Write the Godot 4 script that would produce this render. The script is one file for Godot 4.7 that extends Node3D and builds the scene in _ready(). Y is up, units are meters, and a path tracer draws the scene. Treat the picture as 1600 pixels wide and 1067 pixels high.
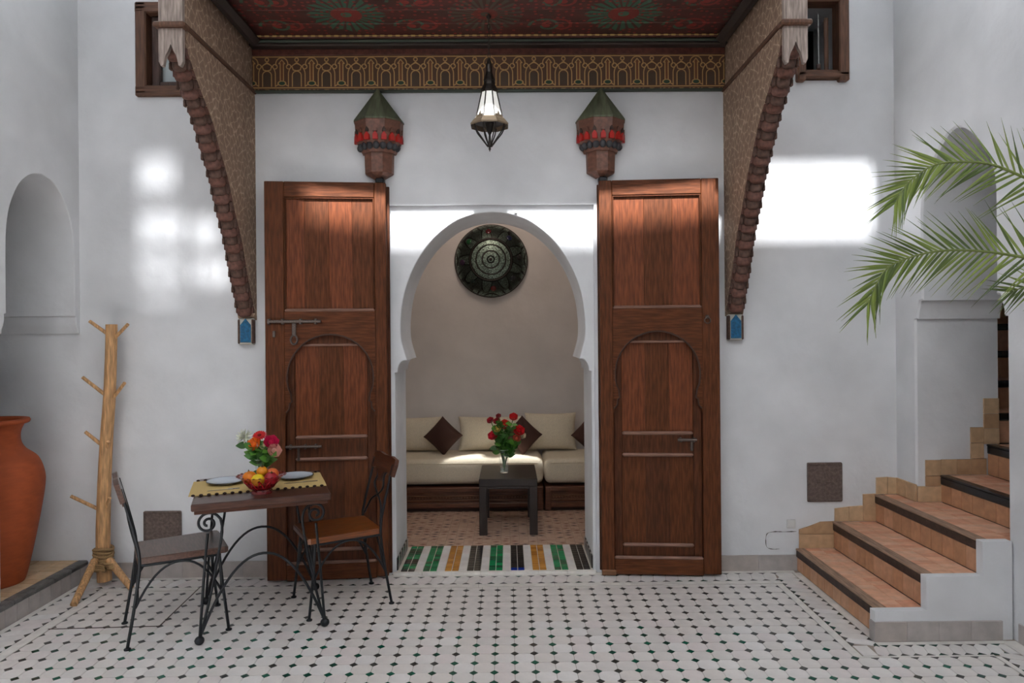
extends Node3D
# A riad courtyard: back wall z = 0, floor y = 0, camera at (0, 1.69, 5). Metres.

const S := 0.10337        # floor tile pitch
const SX := -0.7033       # floor lattice origin
const SZ := 0.2204
var rng := RandomNumberGenerator.new()
var tex := {}
var M := {}
var used := {}

# ------------------------------------------------------------------ mesh builder
class MB:
	var v := PackedVector3Array()
	var n := PackedVector3Array()
	var uv := PackedVector2Array()
	var t := Transform3D()

	func tri(a: Vector3, b: Vector3, c: Vector3) -> void:
		# counter-clockwise seen from outside; stored clockwise
		a = t * a; b = t * b; c = t * c
		var m := (b - a).cross(c - a)
		if m.length_squared() < 1e-18: return
		m = m.normalized()
		v.append(a); v.append(c); v.append(b)
		n.append(m); n.append(m); n.append(m)
		uv.append(Vector2.ZERO); uv.append(Vector2.ZERO); uv.append(Vector2.ZERO)

	func quad(a: Vector3, b: Vector3, c: Vector3, d: Vector3) -> void:
		tri(a, b, c); tri(a, c, d)

	func surf(rows: Array, wrap := false, flip := false) -> void:
		# smooth surface through rows of equal length; repeated rows make creases
		var R := rows.size()
		var C: int = rows[0].size()
		var P := PackedVector3Array()
		for r in rows:
			for p in r: P.append(t * p)
		var N := PackedVector3Array()
		N.resize(R * C)
		var cc := C if wrap else C - 1
		for i in R - 1:
			for j in cc:
				var a := i * C + j
				var b := i * C + (j + 1) % C
				var c := (i + 1) * C + (j + 1) % C
				var d := (i + 1) * C + j
				var m := (P[c] - P[a]).cross(P[d] - P[b])
				if flip: m = -m
				N[a] += m; N[b] += m; N[c] += m; N[d] += m
		for i in R - 1:
			for j in cc:
				var a := i * C + j
				var b := i * C + (j + 1) % C
				var c := (i + 1) * C + (j + 1) % C
				var d := (i + 1) * C + j
				if (P[a] - P[d]).length_squared() < 1e-14 and (P[b] - P[c]).length_squared() < 1e-14: continue
				var o := [a, c, b, a, d, c]
				if flip: o = [a, b, c, a, c, d]
				for k in o:
					v.append(P[k]); n.append(N[k].normalized() if N[k].length_squared() > 0 else Vector3.UP)
					uv.append(Vector2(float(k % C) / maxf(1, C - 1), float(k / C) / (R - 1)))

	func box(c: Vector3, s: Vector3, b := 0.0, q := Basis()) -> void:
		var h := s * 0.5
		var o := t
		t = t * Transform3D(q, c)
		b = minf(b, minf(h.x, minf(h.y, h.z)) * 0.95)
		var ax := [Vector3.RIGHT, Vector3.UP, Vector3.BACK]
		for k in 3:
			for sg in [-1.0, 1.0]:
				var u: Vector3 = ax[(k + 1) % 3]; var w: Vector3 = ax[(k + 2) % 3]; var nn: Vector3 = ax[k] * sg
				var hu := h[(k + 1) % 3] - b; var hw := h[(k + 2) % 3] - b
				var e := nn * h[k]
				if sg > 0: quad(e - u * hu - w * hw, e + u * hu - w * hw, e + u * hu + w * hw, e - u * hu + w * hw)
				else: quad(e - u * hu - w * hw, e - u * hu + w * hw, e + u * hu + w * hw, e + u * hu - w * hw)
		if b > 0.0:
			for k in 3:
				var i1 := (k + 1) % 3; var i2 := (k + 2) % 3
				for s1 in [-1.0, 1.0]:
					for s2 in [-1.0, 1.0]:
						var L: Vector3 = ax[k] * (h[k] - b)
						var p1: Vector3 = ax[i1] * s1 * h[i1] + ax[i2] * s2 * (h[i2] - b)
						var p2: Vector3 = ax[i1] * s1 * (h[i1] - b) + ax[i2] * s2 * h[i2]
						if s1 * s2 > 0: quad(p1 - L, p2 - L, p2 + L, p1 + L)
						else: quad(p1 - L, p1 + L, p2 + L, p2 - L)
						if true:
							pass
			for sx in [-1.0, 1.0]:
				for sy in [-1.0, 1.0]:
					for sz in [-1.0, 1.0]:
						var p := Vector3(sx * h.x, sy * (h.y - b), sz * (h.z - b))
						var r := Vector3(sx * (h.x - b), sy * h.y, sz * (h.z - b))
						var w := Vector3(sx * (h.x - b), sy * (h.y - b), sz * h.z)
						if sx * sy * sz > 0: tri(p, r, w)
						else: tri(p, w, r)
		t = o

	func rbox(c: Vector3, s: Vector3, r: float, k := 5, puff := 0.0) -> void:
		# rounded box; puff bulges the faces
		var h := s * 0.5
		var inn := h - Vector3.ONE * r
		var ax := [Vector3.RIGHT, Vector3.UP, Vector3.BACK]
		for a in 3:
			for sg in [-1.0, 1.0]:
				var rows := []
				var steps := PackedFloat32Array()
				for i in k + 1: steps.append(-1.0 - 0.0 + 0.0 * i)
				var us := _ticks(h[(a + 1) % 3], r, k)
				var ws := _ticks(h[(a + 2) % 3], r, k)
				for w in ws:
					var row := PackedVector3Array()
					for u in us:
						var p: Vector3 = ax[a] * sg * h[a] + ax[(a + 1) % 3] * u + ax[(a + 2) % 3] * w
						var q := p.clamp(-inn, inn)
						var dd := (p - q)
						var pt := q + dd.normalized() * r
						if puff != 0.0:
							var uu: float = u / h[(a + 1) % 3]; var ww: float = w / h[(a + 2) % 3]
							pt += ax[a] * sg * puff * (1 - uu * uu) * (1 - ww * ww)
						row.append(c + pt)
					rows.append(row)
				surf(rows, false, sg < 0)

	func _ticks(h: float, r: float, k: int) -> PackedFloat32Array:
		var o := PackedFloat32Array()
		for i in k + 1: o.append(-h + r * (1 - cos(PI / 2 * i / k)) * 1.0)
		for i in range(1, 6): o.append(lerpf(-h + r, h - r, i / 6.0))
		for i in k + 1: o.append(h - r + r * sin(PI / 2 * i / k))
		return o

	func tube(pts: Array, rad, seg := 8, caps := true, flat := 1.0) -> void:
		var N := pts.size()
		var rows := []
		var up := Vector3.UP
		var d0: Vector3 = (pts[1] - pts[0]).normalized()
		if absf(d0.dot(up)) > 0.9: up = Vector3.RIGHT
		var x := d0.cross(up).normalized()
		for i in N:
			var d: Vector3
			if i == 0: d = d0
			elif i == N - 1: d = (pts[i] - pts[i - 1]).normalized()
			else: d = (pts[i + 1] - pts[i - 1]).normalized()
			x = (x - d * x.dot(d)).normalized()
			var y := d.cross(x)
			var r: float = rad[i] if rad is Array or rad is PackedFloat32Array else rad
			var row := PackedVector3Array()
			for j in seg:
				var a := TAU * j / seg
				row.append(pts[i] + (x * cos(a) + y * sin(a) * flat) * r)
			rows.append(row)
		surf(rows, true)
		if caps:
			for j in seg:
				tri(pts[0], rows[0][(j + 1) % seg], rows[0][j])
				tri(pts[N - 1], rows[N - 1][j], rows[N - 1][(j + 1) % seg])

	func lathe(prof: Array, seg := 24, c := Vector3.ZERO, a0 := 0.0, a1 := TAU, facet := false) -> void:
		# profile of (radius, height) from bottom to top on the outside
		var full := a1 - a0 > TAU - 0.001
		var rows := []
		for p in prof:
			var row := PackedVector3Array()
			for j in (seg if full else seg + 1):
				var a := a0 + (a1 - a0) * j / seg
				row.append(c + Vector3(p.x * sin(a), p.y, p.x * cos(a)))
			rows.append(row)
		if facet:
			for i in rows.size() - 1:
				var C: int = rows[i].size()
				for j in (C if full else C - 1):
					quad(rows[i][j], rows[i][(j + 1) % C], rows[i + 1][(j + 1) % C], rows[i + 1][j])
		else:
			surf(rows, full)

	func prism(poly: PackedVector2Array, z0: float, z1: float, sides := true, back := true) -> void:
		# polygon in x, y; from z0 (back) to z1 (front)
		var area := 0.0
		for i in poly.size(): area += poly[i].cross(poly[(i + 1) % poly.size()])
		if area < 0: poly.reverse()
		var ix := Geometry2D.triangulate_polygon(poly)
		for i in range(0, ix.size(), 3):
			var a := poly[ix[i]]; var b := poly[ix[i + 1]]; var c := poly[ix[i + 2]]
			if (b - a).cross(c - a) < 0:
				var q := b; b = c; c = q
			tri(Vector3(a.x, a.y, z1), Vector3(b.x, b.y, z1), Vector3(c.x, c.y, z1))
			if back: tri(Vector3(a.x, a.y, z0), Vector3(c.x, c.y, z0), Vector3(b.x, b.y, z0))
		if sides:
			for i in poly.size():
				var a := poly[i]; var b := poly[(i + 1) % poly.size()]
				quad(Vector3(a.x, a.y, z1), Vector3(a.x, a.y, z0), Vector3(b.x, b.y, z0), Vector3(b.x, b.y, z1))

	func ball(c: Vector3, r: Vector3, seg := 16, ring := 10) -> void:
		var rows := []
		for i in ring + 1:
			var e := PI * (i / float(ring) - 0.5)
			var row := PackedVector3Array()
			for j in seg:
				var a := TAU * j / seg
				row.append(c + Vector3(cos(e) * sin(a) * r.x, sin(e) * r.y, cos(e) * cos(a) * r.z))
			rows.append(row)
		surf(rows, true)

	func pillow(w: float, h: float, th: float, k := 16) -> void:
		for sg in [-1.0, 1.0]:
			var rows := []
			for i in k + 1:
				var row := PackedVector3Array()
				for j in k + 1:
					var u := sin((j / float(k) - 0.5) * PI); var w_ := sin((i / float(k) - 0.5) * PI)
					var pinch := 1.0 - 0.07 * (1 - u * u) * w_ * w_ - 0.0
					var pinch2 := 1.0 - 0.07 * (1 - w_ * w_) * u * u
					var q := pow(maxf(0, (1 - u * u) * (1 - w_ * w_)), 0.42)
					row.append(Vector3(u * w / 2 * pinch2, w_ * h / 2 * pinch, sg * th / 2 * q))
				rows.append(row)
			surf(rows, false, sg < 0)

	func mesh() -> ArrayMesh:
		var a := []
		a.resize(Mesh.ARRAY_MAX)
		a[Mesh.ARRAY_VERTEX] = v; a[Mesh.ARRAY_NORMAL] = n; a[Mesh.ARRAY_TEX_UV] = uv
		var m := ArrayMesh.new()
		m.add_surface_from_arrays(Mesh.PRIMITIVE_TRIANGLES, a)
		return m

# ------------------------------------------------------------------ nodes
func numbered(called: String) -> String:
	if not used.has(called):
		used[called] = 0
		return called
	used[called] += 1
	return "%s_%03d" % [called, used[called]]

func tag(o: Node, label: String, category: String, group := "", kind := "") -> Node:
	if label: o.set_meta("label", label)
	if category: o.set_meta("category", category)
	if group: o.set_meta("group", group)
	if kind: o.set_meta("kind", kind)
	return o

func thing(called: String, label: String, category: String, at := Vector3.ZERO, turn := 0.0, group := "", kind := "") -> Node3D:
	var o := Node3D.new()
	o.name = numbered(called)
	add_child(o)
	o.position = at
	o.rotation.y = turn
	tag(o, label, category, group, kind)
	return o

func part(parent: Node, called: String, mb, m: Material, at = null) -> MeshInstance3D:
	var o := MeshInstance3D.new()
	o.name = called if parent != self else numbered(called)
	o.mesh = mb.mesh() if mb is MB else mb
	o.material_override = m
	if at is Transform3D: o.transform = at
	elif at is Vector3: o.position = at
	parent.add_child(o, true)
	return o

func bx(c: Vector3, s: Vector3, b := 0.0) -> MB:
	var m := MB.new()
	m.box(c, s, b)
	return m

# ------------------------------------------------------------------ textures and materials
func noise_tex(freq: float, type := FastNoiseLite.TYPE_SIMPLEX_SMOOTH, octaves := 4, lo := 0.0, hi := 1.0, size := 512, sd := 1, contrast := 1.0) -> NoiseTexture2D:
	var f := FastNoiseLite.new()
	f.noise_type = type; f.frequency = freq; f.fractal_octaves = octaves; f.seed = sd
	var x := NoiseTexture2D.new()
	x.width = size; x.height = size; x.seamless = true; x.noise = f; x.generate_mipmaps = false
	var g := Gradient.new()
	var c := 0.5 / contrast
	g.offsets = PackedFloat32Array([0.5 - c, 0.5 + c])
	g.colors = PackedColorArray([Color(lo, lo, lo), Color(hi, hi, hi)])
	x.color_ramp = g
	return x

func img(w: int, h: int, f: Callable) -> ImageTexture:
	var im := Image.create_empty(w, h, false, Image.FORMAT_RGB8)
	for y in h:
		for x in w:
			im.set_pixel(x, y, f.call((x + 0.5) / w, (y + 0.5) / h))
	return ImageTexture.create_from_image(im)

func mat(c: Color, rough := 0.7, o := {}) -> StandardMaterial3D:
	var m := StandardMaterial3D.new()
	m.albedo_color = c
	m.roughness = rough
	m.metallic = o.get("metal", 0.0)
	if o.has("spec"): m.metallic_specular = o.spec
	if o.has("tex"):
		m.albedo_texture = o.tex
		m.uv1_triplanar = true
		m.uv1_scale = o.get("scale", Vector3.ONE)
		m.uv1_offset = o.get("offset", Vector3.ZERO)
		m.uv1_triplanar_sharpness = 8.0
	if o.has("bump"):
		m.heightmap_enabled = true
		m.heightmap_texture = o.bump
		m.heightmap_scale = o.get("depth", 0.3)
		m.uv1_triplanar = true
		m.uv1_scale = o.get("scale", Vector3.ONE)
		m.uv1_triplanar_sharpness = 8.0
	if o.has("rim"):
		m.rim_enabled = true; m.rim = o.rim; m.rim_tint = 0.6
	if o.has("coat"):
		m.clearcoat_enabled = true; m.clearcoat = o.coat; m.clearcoat_roughness = 0.25
	if o.has("back"):
		m.backlight_enabled = true; m.backlight = o.back
		m.cull_mode = BaseMaterial3D.CULL_DISABLED
	return m

func wood(c: Color, axis: int, rough := 0.55, extra := {}) -> StandardMaterial3D:
	var s := Vector3.ONE * 5.0
	s[axis] = 0.55
	var o := {"tex": tex.grain, "scale": s, "bump": tex.grain, "depth": 0.12}
	o.merge(extra, true)
	return mat(c, rough, o)

func make_materials() -> void:
	tex.grain = noise_tex(0.02, FastNoiseLite.TYPE_SIMPLEX_SMOOTH, 5, 0.66, 1.0, 512, 3, 1.1)
	tex.mottle = noise_tex(0.008, FastNoiseLite.TYPE_SIMPLEX_SMOOTH, 5, 0.88, 1.0, 512, 7)
	tex.mottle_strong = noise_tex(0.012, FastNoiseLite.TYPE_SIMPLEX_SMOOTH, 5, 0.72, 1.0, 512, 8, 1.3)
	tex.wall = noise_tex(0.006, FastNoiseLite.TYPE_SIMPLEX_SMOOTH, 4, 0.93, 1.0, 512, 11)
	tex.wall_bump = noise_tex(0.010, FastNoiseLite.TYPE_SIMPLEX_SMOOTH, 6, 0.0, 1.0, 512, 12)
	tex.fine = noise_tex(0.09, FastNoiseLite.TYPE_SIMPLEX, 3, 0.72, 1.0, 256, 13)
	tex.weave = noise_tex(0.2, FastNoiseLite.TYPE_VALUE, 2, 0.8, 1.0, 256, 14)
	var vein := FastNoiseLite.new()
	vein.noise_type = FastNoiseLite.TYPE_CELLULAR; vein.frequency = 0.014; vein.seed = 5
	vein.cellular_return_type = FastNoiseLite.RETURN_DISTANCE2_SUB
	vein.domain_warp_enabled = true; vein.domain_warp_amplitude = 26.0; vein.domain_warp_frequency = 0.025
	vein.fractal_type = FastNoiseLite.FRACTAL_NONE
	var vt := NoiseTexture2D.new()
	vt.width = 512; vt.height = 512; vt.seamless = true; vt.noise = vein
	var g := Gradient.new()
	g.offsets = PackedFloat32Array([0.0, 0.05, 0.11, 1.0])
	g.colors = PackedColorArray([Color(0.86, 0.78, 0.69), Color(0.74, 0.65, 0.57), Color(0.63, 0.54, 0.47), Color(0.56, 0.475, 0.415)])
	vt.color_ramp = g
	tex.vein = vt
	tex.frieze = img(256, 256, frieze_px)
	tex.ceiling = img(1024, 344, ceiling_px)
	tex.lamp = img(512, 512, lamp_px)
	tex.terrazzo = img(512, 512, terrazzo_px)

	M.plaster = mat(Color(0.92, 0.925, 0.935), 0.92, {"tex": tex.wall, "scale": Vector3.ONE * 0.5, "bump": tex.wall_bump, "depth": 0.7, "spec": 0.3})
	M.plaster_in = mat(Color(0.90, 0.88, 0.865), 0.92, {"tex": tex.wall, "scale": Vector3.ONE * 0.5, "bump": tex.wall_bump, "depth": 0.5, "spec": 0.3})
	M.door = wood(Color(0.45, 0.255, 0.15), 1, 0.5, {"spec": 0.3})
	M.door_h = wood(Color(0.45, 0.255, 0.15), 0, 0.5, {"spec": 0.3})
	M.door_panel = wood(Color(0.53, 0.285, 0.16), 1, 0.45, {"spec": 0.35})
	M.door_dark = wood(Color(0.40, 0.23, 0.145), 1, 0.5, {"spec": 0.3})
	M.door_bead = mat(Color(0.25, 0.145, 0.10), 0.5)  # dark tone draws the shadow line along the arch edge
	M.door_edge = wood(Color(0.66, 0.50, 0.43), 0, 0.5)  # paler than the door wood: light caught by the ledges, in the colour
	M.frame = wood(Color(0.47, 0.32, 0.235), 1, 0.6)
	M.frame_h = wood(Color(0.47, 0.32, 0.235), 0, 0.6)
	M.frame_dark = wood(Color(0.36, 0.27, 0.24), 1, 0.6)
	M.old = wood(Color(0.74, 0.67, 0.63), 1, 0.85)
	M.old_brown = wood(Color(0.45, 0.31, 0.23), 2, 0.8)
	M.arabesque = mat(Color(0.96, 0.93, 0.90), 0.85, {"tex": tex.vein, "scale": Vector3.ONE * 2.6, "bump": tex.vein, "depth": 0.6})
	M.muq_red = mat(Color(0.48, 0.325, 0.28), 0.75, {"tex": tex.mottle_strong, "scale": Vector3.ONE * 5})
	M.muq_brown = mat(Color(0.42, 0.31, 0.265), 0.8, {"tex": tex.mottle_strong, "scale": Vector3.ONE * 5})
	M.muq_mid = mat(Color(0.47, 0.31, 0.26), 0.78, {"tex": tex.mottle_strong, "scale": Vector3.ONE * 5})
	M.muq_dark = mat(Color(0.27, 0.215, 0.195), 0.8)
	M.blue = mat(Color(0.08, 0.42, 0.60), 0.6, {"tex": tex.mottle_strong, "scale": Vector3.ONE * 6})
	M.white_paint = mat(Color(0.75, 0.74, 0.70), 0.8)
	M.frieze = mat(Color.WHITE, 0.6, {"tex": tex.frieze, "scale": Vector3(1 / 0.2065, 1 / 0.232, 1 / 0.2065), "offset": Vector3(0.552, -15.672, 0), "bump": tex.frieze, "depth": 0.25})
	M.ceiling = mat(Color(0.92, 0.86, 0.84), 0.55, {"tex": tex.ceiling, "scale": Vector3(1 / 1.78, 1, 1 / 0.6), "offset": Vector3(-0.177, 0, -0.25)})
	M.maroon = mat(Color(0.42, 0.23, 0.18), 0.6, {"tex": tex.mottle_strong, "scale": Vector3.ONE * 3})
	M.band_dark = mat(Color(0.22, 0.18, 0.16), 0.6)
	M.green_trim = mat(Color(0.24, 0.28, 0.24), 0.6)
	M.gold = mat(Color(0.80, 0.68, 0.42), 0.6)
	M.corbel = mat(Color(0.53, 0.355, 0.285), 0.45, {"tex": tex.mottle_strong, "scale": Vector3.ONE * 4})
	M.corbel_top = mat(Color(0.40, 0.42, 0.32), 0.6, {"tex": tex.mottle_strong, "scale": Vector3(5, 1, 5)})
	M.red = mat(Color(0.72, 0.13, 0.10), 0.5)
	M.charcoal = mat(Color(0.22, 0.225, 0.24), 0.5)
	M.iron = mat(Color(0.15, 0.16, 0.175), 0.42, {"metal": 0.55})
	M.bolt = mat(Color(0.47, 0.42, 0.395), 0.45, {"metal": 0.6, "tex": tex.fine, "scale": Vector3.ONE * 4})
	M.bronze = mat(Color(0.27, 0.25, 0.235), 0.4, {"metal": 0.7, "tex": tex.fine, "scale": Vector3.ONE * 6})
	M.bronze_light = mat(Color(0.40, 0.35, 0.29), 0.4, {"metal": 0.7})
	M.frost = mat(Color(0.95, 0.96, 0.95), 0.5)
	M.frost.emission_enabled = true
	M.frost.emission = Color(1.0, 0.98, 0.94)
	M.frost.emission_energy_multiplier = 0.11  # faint glow stands in for daylight on the lantern glass
	M.jar = mat(Color(0.71, 0.335, 0.165), 0.75, {"tex": tex.mottle, "scale": Vector3(2.0, 5, 2.0), "bump": tex.mottle, "depth": 0.4})
	M.pole = wood(Color(0.93, 0.72, 0.50), 1, 0.6)
	M.pole_end = mat(Color(0.80, 0.62, 0.44), 0.7)
	M.rope = mat(Color(0.72, 0.58, 0.40), 0.9, {"tex": tex.fine, "scale": Vector3(3, 20, 3), "bump": tex.fine, "depth": 0.3})
	M.seat_dark = wood(Color(0.42, 0.30, 0.255), 0, 0.28)
	M.seat_edge = wood(Color(0.36, 0.19, 0.11), 0, 0.35)
	M.seat_honey = wood(Color(0.60, 0.33, 0.14), 2, 0.30, {"coat": 0.3})
	M.table = wood(Color(0.36, 0.235, 0.19), 0, 0.3)
	M.raffia = mat(Color(0.93, 0.80, 0.52), 0.9, {"tex": tex.weave, "scale": Vector3(10, 4, 40), "bump": tex.weave, "depth": 0.2, "rim": 0.3})
	M.tassel = mat(Color(0.20, 0.12, 0.08), 0.9)
	M.china = mat(Color(0.80, 0.84, 0.88), 0.12)
	M.china_rim = mat(Color(0.30, 0.30, 0.32), 0.2)
	M.steel = mat(Color(0.75, 0.74, 0.72), 0.25, {"metal": 0.9})
	M.sofa_wood = wood(Color(0.47, 0.29, 0.20), 0, 0.4)
	M.sofa_trim = wood(Color(0.58, 0.40, 0.27), 0, 0.45)
	M.linen = mat(Color(0.96, 0.91, 0.81), 0.9, {"tex": tex.weave, "scale": Vector3.ONE * 9, "bump": tex.mottle, "depth": 0.5, "rim": 0.3})
	M.brown_cloth = mat(Color(0.28, 0.155, 0.115), 0.8, {"tex": tex.weave, "scale": Vector3.ONE * 9, "rim": 0.3})
	M.ctable = mat(Color(0.18, 0.145, 0.135), 0.35, {"tex": tex.mottle, "scale": Vector3.ONE * 2})
	M.grout = mat(Color(0.64, 0.585, 0.54), 0.95)
	M.grout_dark = mat(Color(0.46, 0.40, 0.35), 0.95)
	M.tile = []
	for c in [Color(0.945, 0.925, 0.91), Color(0.93, 0.905, 0.885), Color(0.955, 0.94, 0.93), Color(0.935, 0.90, 0.89), Color(0.915, 0.895, 0.88)]:
		M.tile.append(mat(c, 0.32, {"tex": tex.wall, "scale": Vector3.ONE * 3}))
	M.dot = [mat(Color(0.13, 0.31, 0.25), 0.25), mat(Color(0.22, 0.22, 0.205), 0.3), mat(Color(0.10, 0.36, 0.28), 0.22), mat(Color(0.255, 0.235, 0.21), 0.35)]
	M.strip = mat(Color(0.955, 0.935, 0.91), 0.45, {"tex": tex.mottle, "scale": Vector3.ONE * 2})
	M.zel_green = [mat(Color(0.09, 0.50, 0.31), 0.2), mat(Color(0.11, 0.55, 0.34), 0.2), mat(Color(0.07, 0.43, 0.27), 0.2)]
	M.zel_amber = [mat(Color(0.76, 0.51, 0.18), 0.2), mat(Color(0.81, 0.56, 0.23), 0.2), mat(Color(0.71, 0.47, 0.17), 0.2)]
	M.zel_black = [mat(Color(0.17, 0.165, 0.165), 0.2), mat(Color(0.13, 0.125, 0.13), 0.2), mat(Color(0.22, 0.20, 0.19), 0.25)]
	M.white_tile_bed = mat(Color(0.85, 0.83, 0.79), 0.8)
	M.zel_blue = [mat(Color(0.10, 0.20, 0.58), 0.2)]
	M.gray_tile = []
	for c in [Color(0.74, 0.71, 0.695), Color(0.72, 0.695, 0.685), Color(0.755, 0.725, 0.71), Color(0.75, 0.71, 0.685)]:
		M.gray_tile.append(mat(c, 0.4, {"tex": tex.mottle, "scale": Vector3.ONE * 2}))
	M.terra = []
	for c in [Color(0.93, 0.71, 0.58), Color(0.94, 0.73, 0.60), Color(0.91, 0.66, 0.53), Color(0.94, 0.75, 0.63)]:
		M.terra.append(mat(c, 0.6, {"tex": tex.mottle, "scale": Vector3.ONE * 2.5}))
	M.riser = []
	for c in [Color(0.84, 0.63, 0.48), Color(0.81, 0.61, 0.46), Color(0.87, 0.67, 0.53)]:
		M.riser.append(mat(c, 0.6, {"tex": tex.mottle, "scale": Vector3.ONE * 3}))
	M.beige = []
	for c in [Color(0.83, 0.69, 0.54), Color(0.79, 0.64, 0.49), Color(0.86, 0.73, 0.58)]:
		M.beige.append(mat(c, 0.5, {"tex": tex.mottle, "scale": Vector3.ONE * 3}))
	M.plat = []
	for c in [Color(0.89, 0.76, 0.60), Color(0.86, 0.72, 0.56), Color(0.91, 0.79, 0.645)]:
		M.plat.append(mat(c, 0.5, {"tex": tex.mottle, "scale": Vector3.ONE * 3}))
	M.nose_brown = mat(Color(0.30, 0.215, 0.17), 0.5, {"tex": tex.mottle_strong, "scale": Vector3.ONE * 3})
	M.nose_top = wood(Color(0.74, 0.60, 0.50), 2, 0.6)
	M.nose_black = mat(Color(0.13, 0.13, 0.14), 0.25)
	M.kerb_stone = mat(Color(0.44, 0.43, 0.42), 0.5, {"tex": tex.mottle_strong, "scale": Vector3.ONE * 2.0})
	M.terrazzo = mat(Color.WHITE, 0.45, {"tex": tex.terrazzo, "scale": Vector3.ONE * 0.9})
	M.vent = mat(Color(0.49, 0.42, 0.39), 0.7, {"tex": tex.mottle_strong, "scale": Vector3.ONE * 6, "bump": tex.fine, "depth": 0.5})
	M.plastic = mat(Color(0.86, 0.86, 0.85), 0.4)
	M.crack = mat(Color(0.35, 0.33, 0.31), 0.9)
	M.leaf = [mat(Color(0.37, 0.45, 0.11), 0.4, {"back": Color(0.25, 0.25, 0.25)}), mat(Color(0.28, 0.36, 0.10), 0.4, {"back": Color(0.2, 0.2, 0.2)}), mat(Color(0.46, 0.53, 0.17), 0.4, {"back": Color(0.3, 0.3, 0.3)})]
	M.rachis = mat(Color(0.45, 0.50, 0.25), 0.5)
	M.dark_room = mat(Color(0.12, 0.10, 0.09), 0.9)
	M.pale_blind = mat(Color(0.66, 0.70, 0.71), 0.7)  # grey of the sky reflected in the pane
	M.roof = mat(Color(0.25, 0.36, 0.28), 0.5)
	var gl := mat(Color(0.9, 0.95, 0.95, 0.12), 0.05)
	gl.transparency = BaseMaterial3D.TRANSPARENCY_ALPHA
	M.glass = gl
	var rg := mat(Color(0.60, 0.07, 0.11, 0.5), 0.08)
	rg.transparency = BaseMaterial3D.TRANSPARENCY_ALPHA
	rg.cull_mode = BaseMaterial3D.CULL_DISABLED
	M.red_glass = rg

# painted pattern of the frieze, one repeat: pointed arches, arrow columns and ovals in ochre line
func seg_d(p: Vector2, a: Vector2, b: Vector2) -> float:
	var q := Geometry2D.get_closest_point_to_segment(p, a, b)
	return p.distance_to(q)

func frieze_px(u: float, v: float) -> Color:
	# u across one repeat (0.2065 m), v downwards (0.232 m)
	var p := Vector2(u, v * 1.12)
	var x := absf(u - 0.5)               # 0 at the niche, 0.5 at the arrow column
	var q := Vector2(x, p.y)
	var d := 1.0
	var fill := Color(0.36, 0.245, 0.175)
	# small niche
	if p.y > 0.66: d = minf(d, seg_d(q, Vector2(0.15, 0.66), Vector2(0.15, 1.02)))
	else: d = minf(d, absf(q.distance_to(Vector2(0, 0.66)) - 0.15))
	if x < 0.13 and p.y > 0.60 and p.y < 1.0: fill = Color(0.31, 0.245, 0.19)
	# crown over the niche
	d = minf(d, seg_d(q, Vector2(0.12, 0.47), Vector2(0.16, 0.34)))
	d = minf(d, seg_d(q, Vector2(0.16, 0.34), Vector2(0.0, 0.22)))
	d = minf(d, seg_d(q, Vector2(0.12, 0.47), Vector2(0, 0.50)))
	d = minf(d, absf(q.distance_to(Vector2(0, 0.13)) - 0.06))
	# large pointed arch
	d = minf(d, seg_d(q, Vector2(0.28, 1.02), Vector2(0.28, 0.62)))
	if p.y < 0.62 and p.y > 0.2: d = minf(d, absf(q.distance_to(Vector2(-0.10, 0.62)) - 0.38))
	# trefoil over the arrow
	var r := Vector2(0.5 - x, p.y)
	if p.y < 0.34: d = minf(d, absf(r.distance_to(Vector2(0, 0.26)) - 0.2))
	d = minf(d, absf(r.distance_to(Vector2(0.23, 0.36)) - 0.075))
	# arrow column
	d = minf(d, seg_d(r, Vector2(0.055, 0.26), Vector2(0.055, 0.84)))
	d = minf(d, seg_d(r, Vector2(0.0, 0.13), Vector2(0.1, 0.26)))
	d = minf(d, seg_d(r, Vector2(0.1, 0.26), Vector2(0.055, 0.26)))
	if r.x < 0.05 and p.y > 0.2 and p.y < 0.84: fill = Color(0.46, 0.29, 0.18)
	# oval
	var e := Vector2(r.x / 1.7, p.y - 0.92).length()
	d = minf(d, absf(e - 0.075) * 1.2)
	if e < 0.07: fill = Color(0.18, 0.28, 0.20)
	d = minf(d, absf(p.y - 0.035))
	d = minf(d, absf(p.y - 1.07))
	d = minf(d, seg_d(q, Vector2(0.28, 1.02), Vector2(0.36, 0.97)))
	var line := Color(0.80, 0.64, 0.40)
	return fill.lerp(line, clampf(1.5 - d / 0.017, 0, 0.92))

func hash2(a: int, b: int) -> float:
	return fposmod(sin(a * 127.1 + b * 311.7) * 43758.5453, 1.0)

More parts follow.
